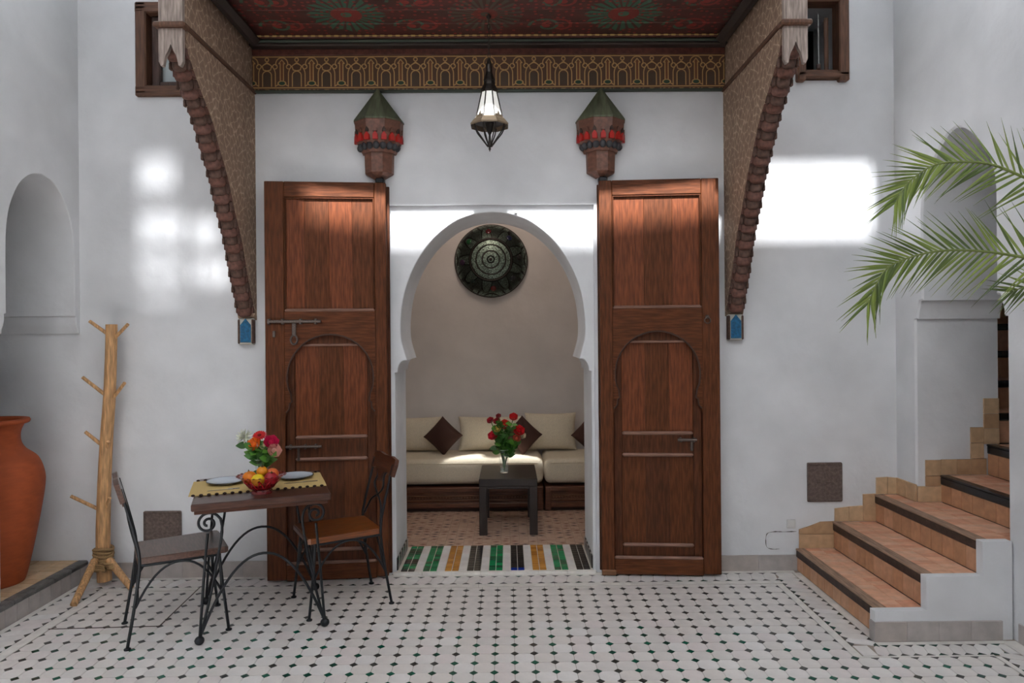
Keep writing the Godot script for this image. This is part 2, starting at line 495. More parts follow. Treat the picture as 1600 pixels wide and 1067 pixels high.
# painted boards of the canopy ceiling: green rosettes and red scrolls on brown
func ceiling_px(u: float, v: float) -> Color:
	var p := Vector2(u * 1.78, v * 0.6)
	var base := Color(0.31, 0.20, 0.18).lerp(Color(0.44, 0.21, 0.20), 0.5 + 0.5 * sin(p.x * 9.0 + sin(p.y * 23.0) * 2.0))
	for k in 2:
		var c := Vector2(0.445 + 0.89 * k, 0.3)
		var q := p - c
		q.x = fposmod(q.x + 0.89, 1.78) - 0.89
		var r := q.length()
		var a := q.angle()
		var petal := absf(sin(a * 12.0))
		if k == 0:
			if r < 0.27 - 0.05 * absf(sin(a * 6.0)) and r > 0.10 and petal > 0.55: base = Color(0.22, 0.65, 0.53)
			elif r < 0.10: base = Color(0.69, 0.24, 0.22)
			if r < 0.035: base = Color(0.31, 0.69, 0.55)
		else:
			if r < 0.24 and r > 0.08 and petal > 0.72: base = Color(0.38, 0.46, 0.39)
			elif r < 0.08: base = Color(0.61, 0.25, 0.21)
			if r < 0.03: base = Color(0.33, 0.44, 0.36)
		for s in 4:
			var sc := c + Vector2(0.40 if s % 2 == 0 else -0.40, 0.17 if s < 2 else -0.17)
			var w := p - sc
			w.x = fposmod(w.x + 0.89, 1.78) - 0.89
			var rr := w.length()
			var ring := absf(rr - 0.07 - 0.014 * w.angle())
			if ring < 0.011: base = Color(0.28, 0.64, 0.54) if s % 2 == 0 else Color(0.79, 0.31, 0.28)
			if rr < 0.026: base = Color(0.83, 0.29, 0.26)
	var cell := Vector2i(int(p.x * 22), int(p.y * 22))
	var o := Vector2((cell.x + 0.3 + 0.4 * hash2(cell.x, cell.y)) / 22.0, (cell.y + 0.3 + 0.4 * hash2(cell.y, cell.x + 9)) / 22.0)
	if hash2(cell.x + 3, cell.y + 5) > 0.5 and p.distance_to(o) < 0.011: base = Color(0.80, 0.28, 0.25)
	return Color(0.33, 0.22, 0.19).lerp(base, 0.62)

# pierced and stained disc of the wall lamp
func lamp_px(u: float, v: float) -> Color:
	var q := Vector2(u - 0.5, v - 0.5) * 2.0
	var r := q.length()
	var a := q.angle()
	var c := Color(0.10, 0.115, 0.105)
	var hole := hash2(int(r * 62), int(fposmod(a / TAU, 1.0) * maxf(8.0, floorf(r * 62) * 5.0)))
	var light := Color(0.66, 0.76, 0.70)
	var dark := 0.0
	for ring in [0.09, 0.235, 0.405, 0.57, 0.98]:
		if absf(r - ring) < (0.038 if ring > 0.5 else 0.019): dark = 1.0
	if r < 0.56:
		c = c.lerp(light, 0.25 + 0.65 * hole)  # brighter centre stands for sky reflected on the dome
	else:
		# ring of petals
		var k := fposmod(a / TAU * 9.0, 1.0) - 0.5
		var petal := Vector2(k * 2.0, (r - 0.57) / 0.36)
		var edge := petal.y - (1.0 - petal.x * petal.x * 2.2)
		if absf(edge) < 0.12 and absf(petal.x) < 0.68: dark = 1.0
		elif edge < 0: c = c.lerp(light * 0.8, 0.15 + 0.5 * hole)
		else: c = c.lerp(light * 0.6, 0.1 + 0.35 * hole)
	return c.lerp(Color(0.04, 0.045, 0.04), dark)

func terrazzo_px(u: float, v: float) -> Color:
	var N := 15.0
	var cx := int(u * N); var cy := int(v * N)
	var f := Vector2(u * N - cx, v * N - cy)
	var h := hash2(cx, cy)
	var c := Color(0.74, 0.60, 0.52).lerp(Color(0.82, 0.71, 0.63), hash2(cx * 2 + int(f.x * 2), cy * 2 + int(f.y * 2)))
	var o := Vector2(0.3 + 0.4 * h, 0.3 + 0.4 * hash2(cy, cx))
	var e := f - o
	if h > 0.45 and absf(e.x) * 0.8 + absf(e.y) * 1.7 < 0.34: c = Color(0.25, 0.18, 0.16) if hash2(cx + 7, cy) > 0.45 else Color(0.52, 0.33, 0.24)
	if f.x < 0.05 or f.y < 0.05: c = c * 0.88
	return c

# ------------------------------------------------------------------ setting
func arch_wall(mb: MB, outer: PackedVector2Array, arch: PackedVector2Array, d0: float, d1: float, ch := 0.012) -> void:
	# outer: polygon running along the floor left of the arch, round, and back on its right; arch: from right foot over to left foot
	var n := arch.size()
	var off := PackedVector2Array()
	for i in n:
		var a := arch[maxi(i - 1, 0)]; var b := arch[mini(i + 1, n - 1)]
		var d := (b - a).normalized()
		off.append(arch[i] + Vector2(d.y, -d.x) * ch)
	var poly := PackedVector2Array(outer)
	poly.append_array(off)
	mb.prism(poly, d0, d1, false, true)
	var nodes: Array = []
	for i in n: nodes.append([Vector3(off[i].x, off[i].y, d1), Vector3(arch[i].x, arch[i].y, d1 - ch), Vector3(arch[i].x, arch[i].y, d0)])
	for k in 2:
		var r0 := PackedVector3Array(); var r1 := PackedVector3Array()
		for i in n:
			r0.append(nodes[i][k]); r1.append(nodes[i][k + 1])
		var rows := [r0, r1]
		# crease where the arch outline bends sharply
		mb_strip(mb, r0, r1)
	for i in outer.size() - 1:
		var a := outer[i]; var b := outer[i + 1]
		mb.quad(Vector3(a.x, a.y, d1), Vector3(a.x, a.y, d0), Vector3(b.x, b.y, d0), Vector3(b.x, b.y, d1))

func mb_strip(mb: MB, r0: PackedVector3Array, r1: PackedVector3Array) -> void:
	# strip between two outlines, smooth except at sharp bends
	var start := 0
	for i in range(1, r0.size()):
		var sharp := i == r0.size() - 1
		if not sharp:
			var a := (r0[i] - r0[i - 1]).normalized(); var b := (r0[i + 1] - r0[i]).normalized()
			sharp = a.dot(b) < 0.86
		if sharp:
			mb.surf([r0.slice(start, i + 1), r1.slice(start, i + 1)])
			start = i

func mirror_arch(half: Array, c: float) -> PackedVector2Array:
	# half profile from foot to apex as (offset, height): gives right foot ... apex ... left foot
	var o := PackedVector2Array()
	for p in half: o.append(Vector2(c + p.x, p.y))
	for i in range(half.size() - 2, -1, -1): o.append(Vector2(c - half[i].x, half[i].y))
	return o

func smooth_pts(ctrl: Array, per := 6) -> Array:
	var o := []
	for i in ctrl.size() - 1:
		var a: Vector2 = ctrl[maxi(i - 1, 0)]; var b: Vector2 = ctrl[i]; var c: Vector2 = ctrl[i + 1]; var d: Vector2 = ctrl[mini(i + 2, ctrl.size() - 1)]
		for k in per: o.append(b.cubic_interpolate(c, a, d, k / float(per)))
	o.append(ctrl[-1])
	return o

func smooth3(ctrl: Array, per := 6) -> Array:
	var o := []
	for i in ctrl.size() - 1:
		var a: Vector3 = ctrl[maxi(i - 1, 0)]; var b: Vector3 = ctrl[i]; var c: Vector3 = ctrl[i + 1]; var d: Vector3 = ctrl[mini(i + 2, ctrl.size() - 1)]
		for k in per: o.append(b.cubic_interpolate(c, a, d, k / float(per)))
	o.append(ctrl[-1])
	return o

func struct(called: String, mb, m: Material, label: String, category: String) -> MeshInstance3D:
	var o := part(self, called, mb, m)
	tag(o, label, category, "", "structure")
	return o

func build_walls() -> void:
	# back wall: recess (alfiz) with a horseshoe arch, two small windows
	var xl := -0.835; var xr := 0.612; var top := 2.60; var up := 3.30
	var mb := MB.new()
	var face := PackedVector2Array([Vector2(xr, 0), Vector2(3.36, 0), Vector2(3.36, up), Vector2(-5.2, up), Vector2(-5.2, -0.02), Vector2(xl, -0.02), Vector2(xl, top), Vector2(xr, top)])
	mb.prism(face, -0.55, 0.0, true, true)
	# above: piers beside the window openings
	for b in [[-5.2, -2.60, up, 4.05], [-1.78, 2.06 - 0.0, up, 4.05], [2.42, 3.36, up, 4.05], [-2.60, -1.78, up, 3.385], [2.06, 2.42, up, 3.465], [-2.6, -1.78, 4.03, 4.05], [2.06, 2.42, 4.045, 4.05], [-5.2, 3.36, 4.05, 6.6]]:
		mb.box(Vector3((b[0] + b[1]) / 2, (b[2] + b[3]) / 2, -0.275), Vector3(b[1] - b[0], b[3] - b[2], 0.55))
	var half := smooth_pts([Vector2(0.690, 1.40), Vector2(0.690, 1.418)], 1)
	half = [Vector2(0.697, -0.02), Vector2(0.697, 1.42), Vector2(0.678, 1.421)]
	for k in 5: # scalloped impost
		var a := PI / 2 * (k + 1) / 5.0
		half.append(Vector2(0.678 - 0.050 * (1 - cos(a)) , 1.425 + 0.082 * sin(a)))
	half.append(Vector2(0.612, 1.509))
	half.append_array(smooth_pts([Vector2(0.622, 1.545), Vector2(0.651, 1.66), Vector2(0.653, 1.80), Vector2(0.634, 1.945), Vector2(0.593, 2.085), Vector2(0.522, 2.23), Vector2(0.42, 2.365), Vector2(0.28, 2.478), Vector2(0.165, 2.527), Vector2(0.08, 2.547), Vector2(0.0, 2.553)], 5))
	var arch := mirror_arch(half, -0.107)
	var outer := PackedVector2Array([Vector2(xl, -0.02), Vector2(xl, top + 0.01), Vector2(xr, top + 0.01), Vector2(xr, -0.02)])
	var rev := PackedVector2Array()
	for i in range(outer.size() - 1, -1, -1): rev.append(outer[i])
	# order: left foot outside -> up -> right foot outside, then the arch from right to left
	arch_wall(mb, outer, arch, -0.55, -0.03, 0.005)
	struct("wall_back", mb, M.plaster, "whitewashed courtyard wall with a horseshoe arch opening between two wooden doors", "wall")

	# side walls: plane x = 2.75 and x = -3.0, each with an arched opening
	var hr := [Vector2(0.44, -0.02), Vector2(0.44, 1.765), Vector2(0.415, 1.765), Vector2(0.412, 1.80), Vector2(0.395, 1.845), Vector2(0.385, 1.885), Vector2(0.355, 1.887), Vector2(0.355, 1.90)]
	hr.append_array(smooth_pts([Vector2(0.355, 2.3), Vector2(0.352, 2.50), Vector2(0.325, 2.62), Vector2(0.262, 2.725), Vector2(0.17, 2.835), Vector2(0.08, 2.905), Vector2(0.0, 2.93)], 5))
	mb = MB.new()
	# local x runs towards -z so that the face looks to -x: x' = -z
	mb.t = Transform3D(Basis(Vector3(0, 0, -1), Vector3.UP, Vector3(-1, 0, 0)) , Vector3(2.75, 0, 0))
	mb.t.basis = Basis(Vector3(0, 0, 1), Vector3.UP, Vector3(-1, 0, 0))
	var ar := mirror_arch(hr, 0.68)
	var wide := PackedVector2Array([Vector2(-0.02, -0.02), Vector2(-0.02, 6.6), Vector2(9.3, 6.6), Vector2(9.3, -0.02)])
	arch_wall(mb, wide, ar, -0.56, 0.0)
	struct("wall_right", mb, M.plaster, "whitewashed side wall with a tall arched opening over the tiled stairs", "wall")

	var hl := [Vector2(0.40, -0.02), Vector2(0.40, 1.715), Vector2(0.376, 1.716), Vector2(0.374, 1.735), Vector2(0.360, 1.762), Vector2(0.350, 1.80), Vector2(0.352, 1.832), Vector2(0.335, 1.838), Vector2(0.335, 1.85)]
	hl.append_array(smooth_pts([Vector2(0.335, 2.15), Vector2(0.328, 2.34), Vector2(0.295, 2.49), Vector2(0.215, 2.635), Vector2(0.11, 2.718), Vector2(0.0, 2.745)], 5))
	mb = MB.new()
	mb.t = Transform3D(Basis(Vector3(0, 0, -1), Vector3.UP, Vector3(1, 0, 0)), Vector3(-3.0, 0, 0))
	var al := mirror_arch(hl, -0.395)
	var widel := PackedVector2Array([Vector2(-9.3, -0.02), Vector2(-9.3, 6.6), Vector2(0.02, 6.6), Vector2(0.02, -0.02)])
	arch_wall(mb, widel, al, -0.56, 0.0, 0.004)
	struct("wall_left", mb, M.plaster, "whitewashed side wall with an arched doorway behind the clay jar", "wall")

	# behind the camera: wall, then an unseen pierced parapet and awning placed to shape the sun
	struct("wall_front", bx(Vector3(-0.1, 3.3, 9.2), Vector3(7.0, 6.64, 0.4)), M.plaster, "whitewashed wall closing the courtyard opposite the arch", "wall")
	mb = MB.new()
	var zc := 4.0
	# pieces of the unseen parapet; slot and holes cut the sun into patches
	var cuts := [[-2.50, -2.24, 6.98, 7.24], [-2.50, -2.22, 6.60, 6.86], [-2.50, -2.22, 6.36, 6.54], [-2.14, -1.93, 6.58, 6.82], [-2.14, -1.90, 6.32, 6.52], [-2.47, -2.24, 6.20, 6.31], [-1.30, 2.66, 6.64, 7.14]]
	var ys := [5.9, 6.20, 6.31, 6.32, 6.36, 6.52, 6.54, 6.58, 6.60, 6.64, 6.82, 6.86, 6.98, 7.14, 7.24, 9.0]
	for i in ys.size() - 1:
		var y0: float = ys[i]; var y1: float = ys[i + 1]
		var x0 := -3.2
		var open := []
		for c in cuts:
			if c[2] <= y0 + 0.001 and c[3] >= y1 - 0.001: open.append(c)
		open.sort_custom(func(a, b): return a[0] < b[0])
		for c in open:
			mb.box(Vector3((x0 + c[0]) / 2, (y0 + y1) / 2, zc), Vector3(c[0] - x0, y1 - y0, 0.06))
			x0 = c[1]
		mb.box(Vector3((x0 + 3.0) / 2, (y0 + y1) / 2, zc), Vector3(3.0 - x0, y1 - y0, 0.06))
	for c in cuts:   # bars that thin the sun passing the openings
		var wide_: bool = c[1] - c[0] > 1.0
		var step := 0.05
		for k in int((c[1] - c[0]) / step) + 1:
			mb.box(Vector3(minf(c[0] + step * k, c[1]), (c[2] + c[3]) / 2, zc), Vector3(0.02 if wide_ else 0.041, c[3] - c[2], 0.02))
	struct("trim_1", mb, M.plaster, "pierced parapet of the upper gallery opposite the arch", "parapet")
	mb = MB.new()
	for b in [[-2.999, 2.749, 4.0, 7.4], [-2.999, 2.749, 8.6, 8.98], [-1.3, 2.749, 7.4, 8.6]]:   # gap lets sun bounce off the unseen floor towards the left wall
		mb.box(Vector3((b[0] + b[1]) / 2, 5.9, (b[2] + b[3]) / 2), Vector3(b[1] - b[0], 0.004, b[3] - b[2]))
	tag(part(self, "canvas_awning", mb, mat(Color(0.95, 0.94, 0.92), 0.9, {"back": Color(1, 1, 1)})), "white canvas awning stretched over the near half of the courtyard", "awning")  # out of view, blocks the sun and spreads soft light below

	# rooms behind the openings
	mb = MB.new() # alcove shell: back, left, right
	struct("wall_alcove_back", bx(Vector3(-0.3, 1.6, -2.40), Vector3(4.6, 3.4, 0.2)), M.plaster_in, "smooth pale back wall of the seating alcove", "wall")
	struct("wall_alcove_left", bx(Vector3(-2.25, 1.6, -1.42), Vector3(0.2, 3.4, 1.78)), M.plaster_in, "pale left wall of the seating alcove", "wall")
	struct("wall_alcove_right", bx(Vector3(1.75, 1.6, -1.42), Vector3(0.2, 3.4, 1.78)), M.plaster_in, "pale right wall of the seating alcove", "wall")
	struct("ceiling_alcove", bx(Vector3(-0.3, 3.3, -1.5), Vector3(4.6, 0.2, 2.1)), M.plaster_in, "pale ceiling of the seating alcove", "ceiling")
	mb = MB.new() # stairwell and passage, walled and roofed
	mb.box(Vector3(4.4, 2.2, -0.4), Vector3(0.2, 5.0, 3.6))
	mb.box(Vector3(3.9, 2.2, -2.2), Vector3(1.2, 5.0, 0.2))
	mb.box(Vector3(3.9, 4.4, -0.4), Vector3(1.3, 0.2, 3.6))
	mb.box(Vector3(3.9, 2.2, 1.35), Vector3(1.2, 5.0, 0.3))
	mb.box(Vector3(3.21, 2.2, -1.35), Vector3(0.14, 5.0, 1.6))
	struct("wall_stairwell", mb, M.plaster, "plastered walls of the narrow stairwell behind the right arch", "wall")
	mb = MB.new()
	mb.box(Vector3(-4.3, 3.4, 0.8), Vector3(1.8, 0.2, 2.4))  # unseen roof, kept whole to darken the left arch
	mb.box(Vector3(-5.1, 1.7, 0.8), Vector3(0.2, 3.5, 2.2))
	mb.box(Vector3(-4.3, 1.7, 1.8), Vector3(1.5, 3.5, 0.2))
	mb.box(Vector3(-4.3, 0.05, 0.85), Vector3(1.6, 0.1, 1.8))
	struct("wall_passage", mb, M.plaster, "plastered passage behind the left arch", "wall")

	# recesses behind the two windows
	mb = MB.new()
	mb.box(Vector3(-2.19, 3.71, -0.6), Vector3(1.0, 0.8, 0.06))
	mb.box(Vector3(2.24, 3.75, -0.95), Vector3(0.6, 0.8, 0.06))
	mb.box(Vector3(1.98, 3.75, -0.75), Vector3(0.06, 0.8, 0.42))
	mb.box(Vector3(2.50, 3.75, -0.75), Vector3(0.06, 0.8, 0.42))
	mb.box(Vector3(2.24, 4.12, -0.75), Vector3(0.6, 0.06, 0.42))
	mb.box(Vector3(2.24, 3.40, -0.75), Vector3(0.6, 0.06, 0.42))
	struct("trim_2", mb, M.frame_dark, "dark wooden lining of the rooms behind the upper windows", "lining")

func build_windows() -> void:
	# upper left window: brown frame with an inner sash and a grey pane
	var o := thing("window_1", "small brown framed window high on the left, closed, with a grey pane", "window", Vector3(-2.19, 3.70, 0), 0, "", "structure")
	for e in [[-0.36, 0.0, 0.075, 0.66, 1], [0.36, 0.0, 0.075, 0.66, 1], [0, 0.292, 0.80, 0.075, 0], [0, -0.292, 0.80, 0.075, 0]]:
		part(o, "frame", bx(Vector3(e[0], e[1], -0.02), Vector3(e[3 - 1], e[3], 0.10), 0.008), M.frame if e[4] else M.frame_h)
	for e in [[-0.285, 0.0, 0.06, 0.51, 1], [0.285, 0.0, 0.06, 0.51, 1], [0, 0.228, 0.52, 0.05, 0], [0, -0.232, 0.52, 0.05, 0]]:
		part(o, "sash", bx(Vector3(e[0], e[1], -0.06), Vector3(e[2], e[3], 0.05), 0.008), M.frame_dark)
	part(o, "pane", bx(Vector3(0, 0, -0.07), Vector3(0.53, 0.44, 0.004)), M.glass)
	part(o, "blind", bx(Vector3(0, 0, -0.10), Vector3(0.53, 0.44, 0.006)), M.pale_blind)  # pale panel behind the glass stands in for its sky reflection
	# upper right window: brown frame, sash swung inwards, dark room
	o = thing("window_2", "small brown framed window high on the right, sash standing open to a dark room", "window", Vector3(2.235, 3.75, 0), 0, "", "structure")
	for e in [[0.145, 0.0, 0.072, 0.60, 1], [-0.155, 0.0, 0.06, 0.60, 1], [0, -0.257, 0.36, 0.045, 0], [0, 0.28, 0.36, 0.05, 0]]:
		part(o, "frame", bx(Vector3(e[0], e[1], -0.01), Vector3(e[2], e[3], 0.12), 0.008), M.frame if e[4] else M.frame_h)
	var sash := part(o, "sash", bx(Vector3(0, 0, 0), Vector3(0.045, 0.40, 0.03), 0.006), M.frame, Transform3D(Basis(Vector3.UP, 1.15), Vector3(0.075, -0.01, -0.085)))
	part(sash, "rail", bx(Vector3(-0.08, -0.185, -0.05), Vector3(0.15, 0.035, 0.028), 0.006), M.frame_dark)
	part(sash, "pane", bx(Vector3(-0.08, 0, -0.05), Vector3(0.15, 0.36, 0.004)), M.glass)
	part(o, "sill", bx(Vector3(0, -0.226, -0.02), Vector3(0.25, 0.02, 0.09), 0.004), M.frame_h)

func pick(a: Array) -> Material:
	return a[rng.randi() % a.size()]

func build_floor() -> void:
	var o := thing("floor", "courtyard floor of off-white octagon tiles with small dark green diamonds", "floor", Vector3.ZERO, 0, "", "structure")
	var mb := MB.new()
	mb.box(Vector3(-0.12, -0.06, 4.6), Vector3(5.8, 0.112, 9.4))
	part(o, "bed", mb, M.grout)
	# octagons: half side, clipped corner, joint
	var h := S / 2 - 0.0013
	var c := 0.0225
	var oct := PackedVector2Array([Vector2(h, -h + c), Vector2(h, h - c), Vector2(h - c, h), Vector2(-h + c, h), Vector2(-h, h - c), Vector2(-h, -h + c), Vector2(-h + c, -h), Vector2(h - c, -h)])
	var flat := Transform3D(Basis(Vector3.RIGHT, -PI / 2), Vector3.ZERO)
	var om := []
	var d := 0.0213
	var dm := MB.new()
	dm.t = flat
	dm.prism(PackedVector2Array([Vector2(d, 0), Vector2(0, d), Vector2(-d, 0), Vector2(0, -d)]), -0.006, 0.0, true, false)
	var dmesh := dm.mesh()
	mb = MB.new()
	mb.t = flat
	mb.prism(oct, -0.006, 0.0, true, false)
	var omesh := mb.mesh()
	var rest_o := MB.new(); var rest_d := MB.new()
	var singles := 0; var dots := 0
	# rows from near the camera to the wall
	for r in range(29, -1, -1):
		var z := SZ + S * (r + 0.5)
		for i in range(-19, 31):
			if i >= 24 and r < 11: continue
			var x := SX + S * (i + 0.5)
			if x < -2.72 or x > 2.52: continue
			var half := r == 0
			var y := rng.randf_range(-0.0006, 0.0004)
			var seen := r <= 12 and x > -2.6 and x < 2.5
			if seen and singles < 300 and not half:
				singles += 1
				part(o, "octagon_tile", omesh, pick(M.tile), Vector3(x, y, z))
			else:
				rest_o.t = Transform3D(Basis(), Vector3(x, y, z)) * flat
				if half:
					rest_o.prism(PackedVector2Array([Vector2(h, -h + c), Vector2(h, 0.0), Vector2(-h, 0.0), Vector2(-h, -h + c), Vector2(-h + c, -h), Vector2(h - c, -h)]), -0.006, 0, true, false)
				else: rest_o.prism(oct, -0.006, 0, true, false)
	for r in range(29, 0, -1):
		var z := SZ + S * r
		for i in range(-19, 32):
			if i > 24 and r < 11: continue
			var x := SX + S * i
			var edge := 0
			if i == -19: edge = 1
			elif i == 31 or (i == 24 and r < 11): edge = -1
			var cut := r == 11 and i > 24
			if edge or cut or dots >= 300 or r > 13:
				rest_d.t = Transform3D(Basis(), Vector3(x, 0, z)) * flat
				var e := d * 0.97
				var pts := [Vector2(e, 0), Vector2(0, e), Vector2(-e, 0), Vector2(0, -e)]
				if edge == 1: pts = [Vector2(e, 0), Vector2(0, e), Vector2(0, -e)]
				elif edge == -1: pts = [Vector2(0, e), Vector2(-e, 0), Vector2(0, -e)]
				elif cut: pts = [Vector2(e, 0), Vector2(-e, 0), Vector2(0, -e)]
				rest_d.prism(PackedVector2Array(pts), -0.006, 0, true, false)
			else:
				dots += 1
				var near: float = r / 13.0
				var m: Material = M.dot[0] if rng.randf() < 0.5 else M.dot[1]
				if rng.randf() < 0.42 * near: m = M.dot[2]
				elif rng.randf() < 0.4 * (1 - near): m = M.dot[3]
				part(o, "diamond_tile", dmesh, m, Vector3(x, rng.randf_range(-0.0003, 0.0006), z))
	tag(part(o, "distant_octagon_tile", rest_o, M.tile[1]), "", "", "", "stuff")
	tag(part(o, "distant_diamond_tile", rest_d, M.dot[1]), "", "", "", "stuff")
	# marble strips beside the field and along the walls
	for b in [[-2.95, 2.0, 0.003, 0.052], [-2.78, 1.84, 0.205, 0.262]]:
		var n := 9
		for k in n:
			var a0: float = lerpf(b[0], b[1], k / float(n)); var a1: float = lerpf(b[0], b[1], (k + 1) / float(n))
			part(o, "marble_strip", bx(Vector3((a0 + a1) / 2, -0.004, (b[2] + b[3]) / 2), Vector3(a1 - a0 - 0.002, 0.008, b[3] - b[2] - 0.002)), M.strip)
	for b in [[1.975, 2.03, 0.06, 1.16], [1.778, 1.825, 0.27, 1.342], [-2.945, -2.905, 0.06, 4.0], [-2.742, -2.672, 0.27, 4.0], [2.655, 2.74, 1.18, 4.2], [2.505, 2.535, 1.36, 4.2]]:
		var n := int((b[3] - b[2]) / 0.5) + 1
		for k in n:
			var a0: float = lerpf(b[2], b[3], k / float(n)); var a1: float = lerpf(b[2], b[3], (k + 1) / float(n))
			part(o, "marble_strip", bx(Vector3((b[0] + b[1]) / 2, -0.004, (a0 + a1) / 2), Vector3(b[1] - b[0] - 0.002, 0.008, a1 - a0 - 0.002)), M.strip)
	part(o, "marble_strip", bx(Vector3(2.33, -0.004, 1.195), Vector3(0.72, 0.008, 0.035)), M.strip)
	part(o, "marble_strip", bx(Vector3(2.15, -0.004, 1.348), Vector3(0.72, 0.008, 0.016)), M.strip)
	for b in [[1.85, 1.97, 0.062, 0.155], [1.835, 1.911, 1.216, 1.335], [1.935, 1.968, 1.19, 1.212], [2.60, 2.652, 1.222, 1.335], [-2.902, -2.835, 0.062, 0.175]]:
		part(o, "corner_tile", bx(Vector3((b[0] + b[1]) / 2, -0.004, (b[2] + b[3]) / 2), Vector3(b[1] - b[0], 0.008, b[3] - b[2])), M.tile[0])
	# border bands: slanted white tiles between two rows of dark triangles
	border(o, Vector2(-2.83, 0.055), Vector2(1, 0), Vector2(0, 1), 4.75, 0.148, 0.085)
	border(o, Vector2(1.972, 0.16), Vector2(0, 1), Vector2(-1, 0), 1.06, 0.142, 0.070)
	border(o, Vector2(1.935, 1.215), Vector2(1, 0), Vector2(0, 1), 0.70, 0.124, 0.067)
	border(o, Vector2(-2.905, 0.18), Vector2(0, 1), Vector2(1, 0), 1.6, 0.16, 0.078)
	border(o, Vector2(2.652, 1.34), Vector2(0, 1), Vector2(-1, 0), 1.0, 0.115, 0.070)

func border(o: Node3D, at: Vector2, along: Vector2, across: Vector2, length: float, width: float, pitch: float) -> void:
	var n := int(length / pitch)
	var flat := func(p: Vector2) -> Vector2: return at + along * p.x + across * p.y
	var tw := 0.026; var th := 0.025; var g := 0.001
	for k in n:
		var x0 := k * pitch; var x1 := x0 + pitch
		var sl := -0.02
		# white tile: outer edge from x0 to x1, inner edge shifted
		var pts := PackedVector2Array()
		for p in [Vector2(x0 + tw, 0), Vector2(x1 - tw, 0), Vector2(x1 - g, th), Vector2(x1 + sl - g, width - th), Vector2(x1 + sl - tw, width), Vector2(x0 + sl + tw, width), Vector2(x0 + sl + g, width - th), Vector2(x0 + g, th)]:
			var q: Vector2 = flat.call(p)
			pts.append(Vector2(q.x, -q.y))
		var mb := MB.new()
		mb.t = Transform3D(Basis(Vector3.RIGHT, -PI / 2), Vector3.ZERO)
		mb.prism(pts, -0.006, rng.randf_range(-0.0006, 0.0003), true, false)
		part(o, "border_tile", mb, pick(M.tile))
		for e in 2:
			var c: float = x1 + (sl if e else 0.0)
			var y0: float = width if e else 0.0
			var sg := -1.0 if e else 1.0
			pts = PackedVector2Array()
			for p in [Vector2(c - tw + g, y0), Vector2(c + tw - g, y0), Vector2(c, y0 + sg * (th - g))]:
				var q: Vector2 = flat.call(p)
				pts.append(Vector2(q.x, -q.y))
			mb = MB.new()
			mb.t = Transform3D(Basis(Vector3.RIGHT, -PI / 2), Vector3.ZERO)
			mb.prism(pts, -0.006, 0.0002, true, false)
			part(o, "triangle_tile", mb, M.dot[1] if rng.randf() < 0.6 else M.dot[3] if rng.randf() < 0.6 else M.dot[0])

func build_threshold() -> void:
	# glazed tiles in the thickness of the arch, then the alcove floor
	var o := thing("floor_threshold", "threshold under the arch of green, amber and black glazed tile stripes", "floor", Vector3(0, 0, 0), 0, "", "structure")
	part(o, "bed", bx(Vector3(-0.107, -0.05, -0.29), Vector3(1.385, 0.137, 0.60)), M.white_tile_bed)
	var kinds := [[M.zel_green, M.zel_black], [M.zel_green, M.zel_green], [M.zel_amber, M.zel_amber], [M.zel_black, M.zel_black], [M.zel_green, M.zel_green], [M.zel_black, M.zel_black], [M.zel_amber, M.zel_amber], [M.zel_green, M.zel_green], [M.zel_black, M.zel_black]]
	var rows := 11
	for k in 9:
		var x := -0.724 + 0.1555 * k
		for r in rows:
			var z := 0.002 - 0.006 - 0.59 * (r + 0.5) / rows
			for c in 2:
				var m: Material = pick(kinds[k][0])
				if k == 0 and (r == 0 or r == 3 or r == 4 or r == 8): m = pick(kinds[0][1])
				if k == 5 and r == 0: m = M.zel_blue[0]
				part(o, "glazed_tile", bx(Vector3(x - 0.025 + 0.05 * c, 0.016, z), Vector3(0.0455, 0.012, 0.59 / rows - 0.0055), 0.001), m)
		if k < 8:
			for r in 6:
				part(o, "white_tile", bx(Vector3(x + 0.0778, 0.016, -0.004 - 0.59 * (r + 0.5) / 6), Vector3(0.053, 0.012, 0.59 / 6 - 0.0015), 0.001), pick(M.tile))
	# white edging strip along the front
	for k in 7:
		part(o, "edging_tile", bx(Vector3(-0.72 + 0.204 * k, 0.006, 0.014), Vector3(0.202, 0.028, 0.022), 0.002), M.strip)
	# small skirting tiles on the jambs
	for s in [-1.0, 1.0]:
		for r in 10:
			part(o, "jamb_tile", bx(Vector3(-0.107 + s * 0.692, 0.06, -0.06 - 0.05 * r), Vector3(0.010, 0.09, 0.047), 0.001), pick(M.zel_black) if r % 2 == 0 else M.gray_tile[1])
	struct("floor_alcove", bx(Vector3(-0.3, -0.04, -1.5), Vector3(4.4, 0.12, 1.84)), M.terrazzo, "alcove floor of pinkish mosaic flecked with brown", "floor")

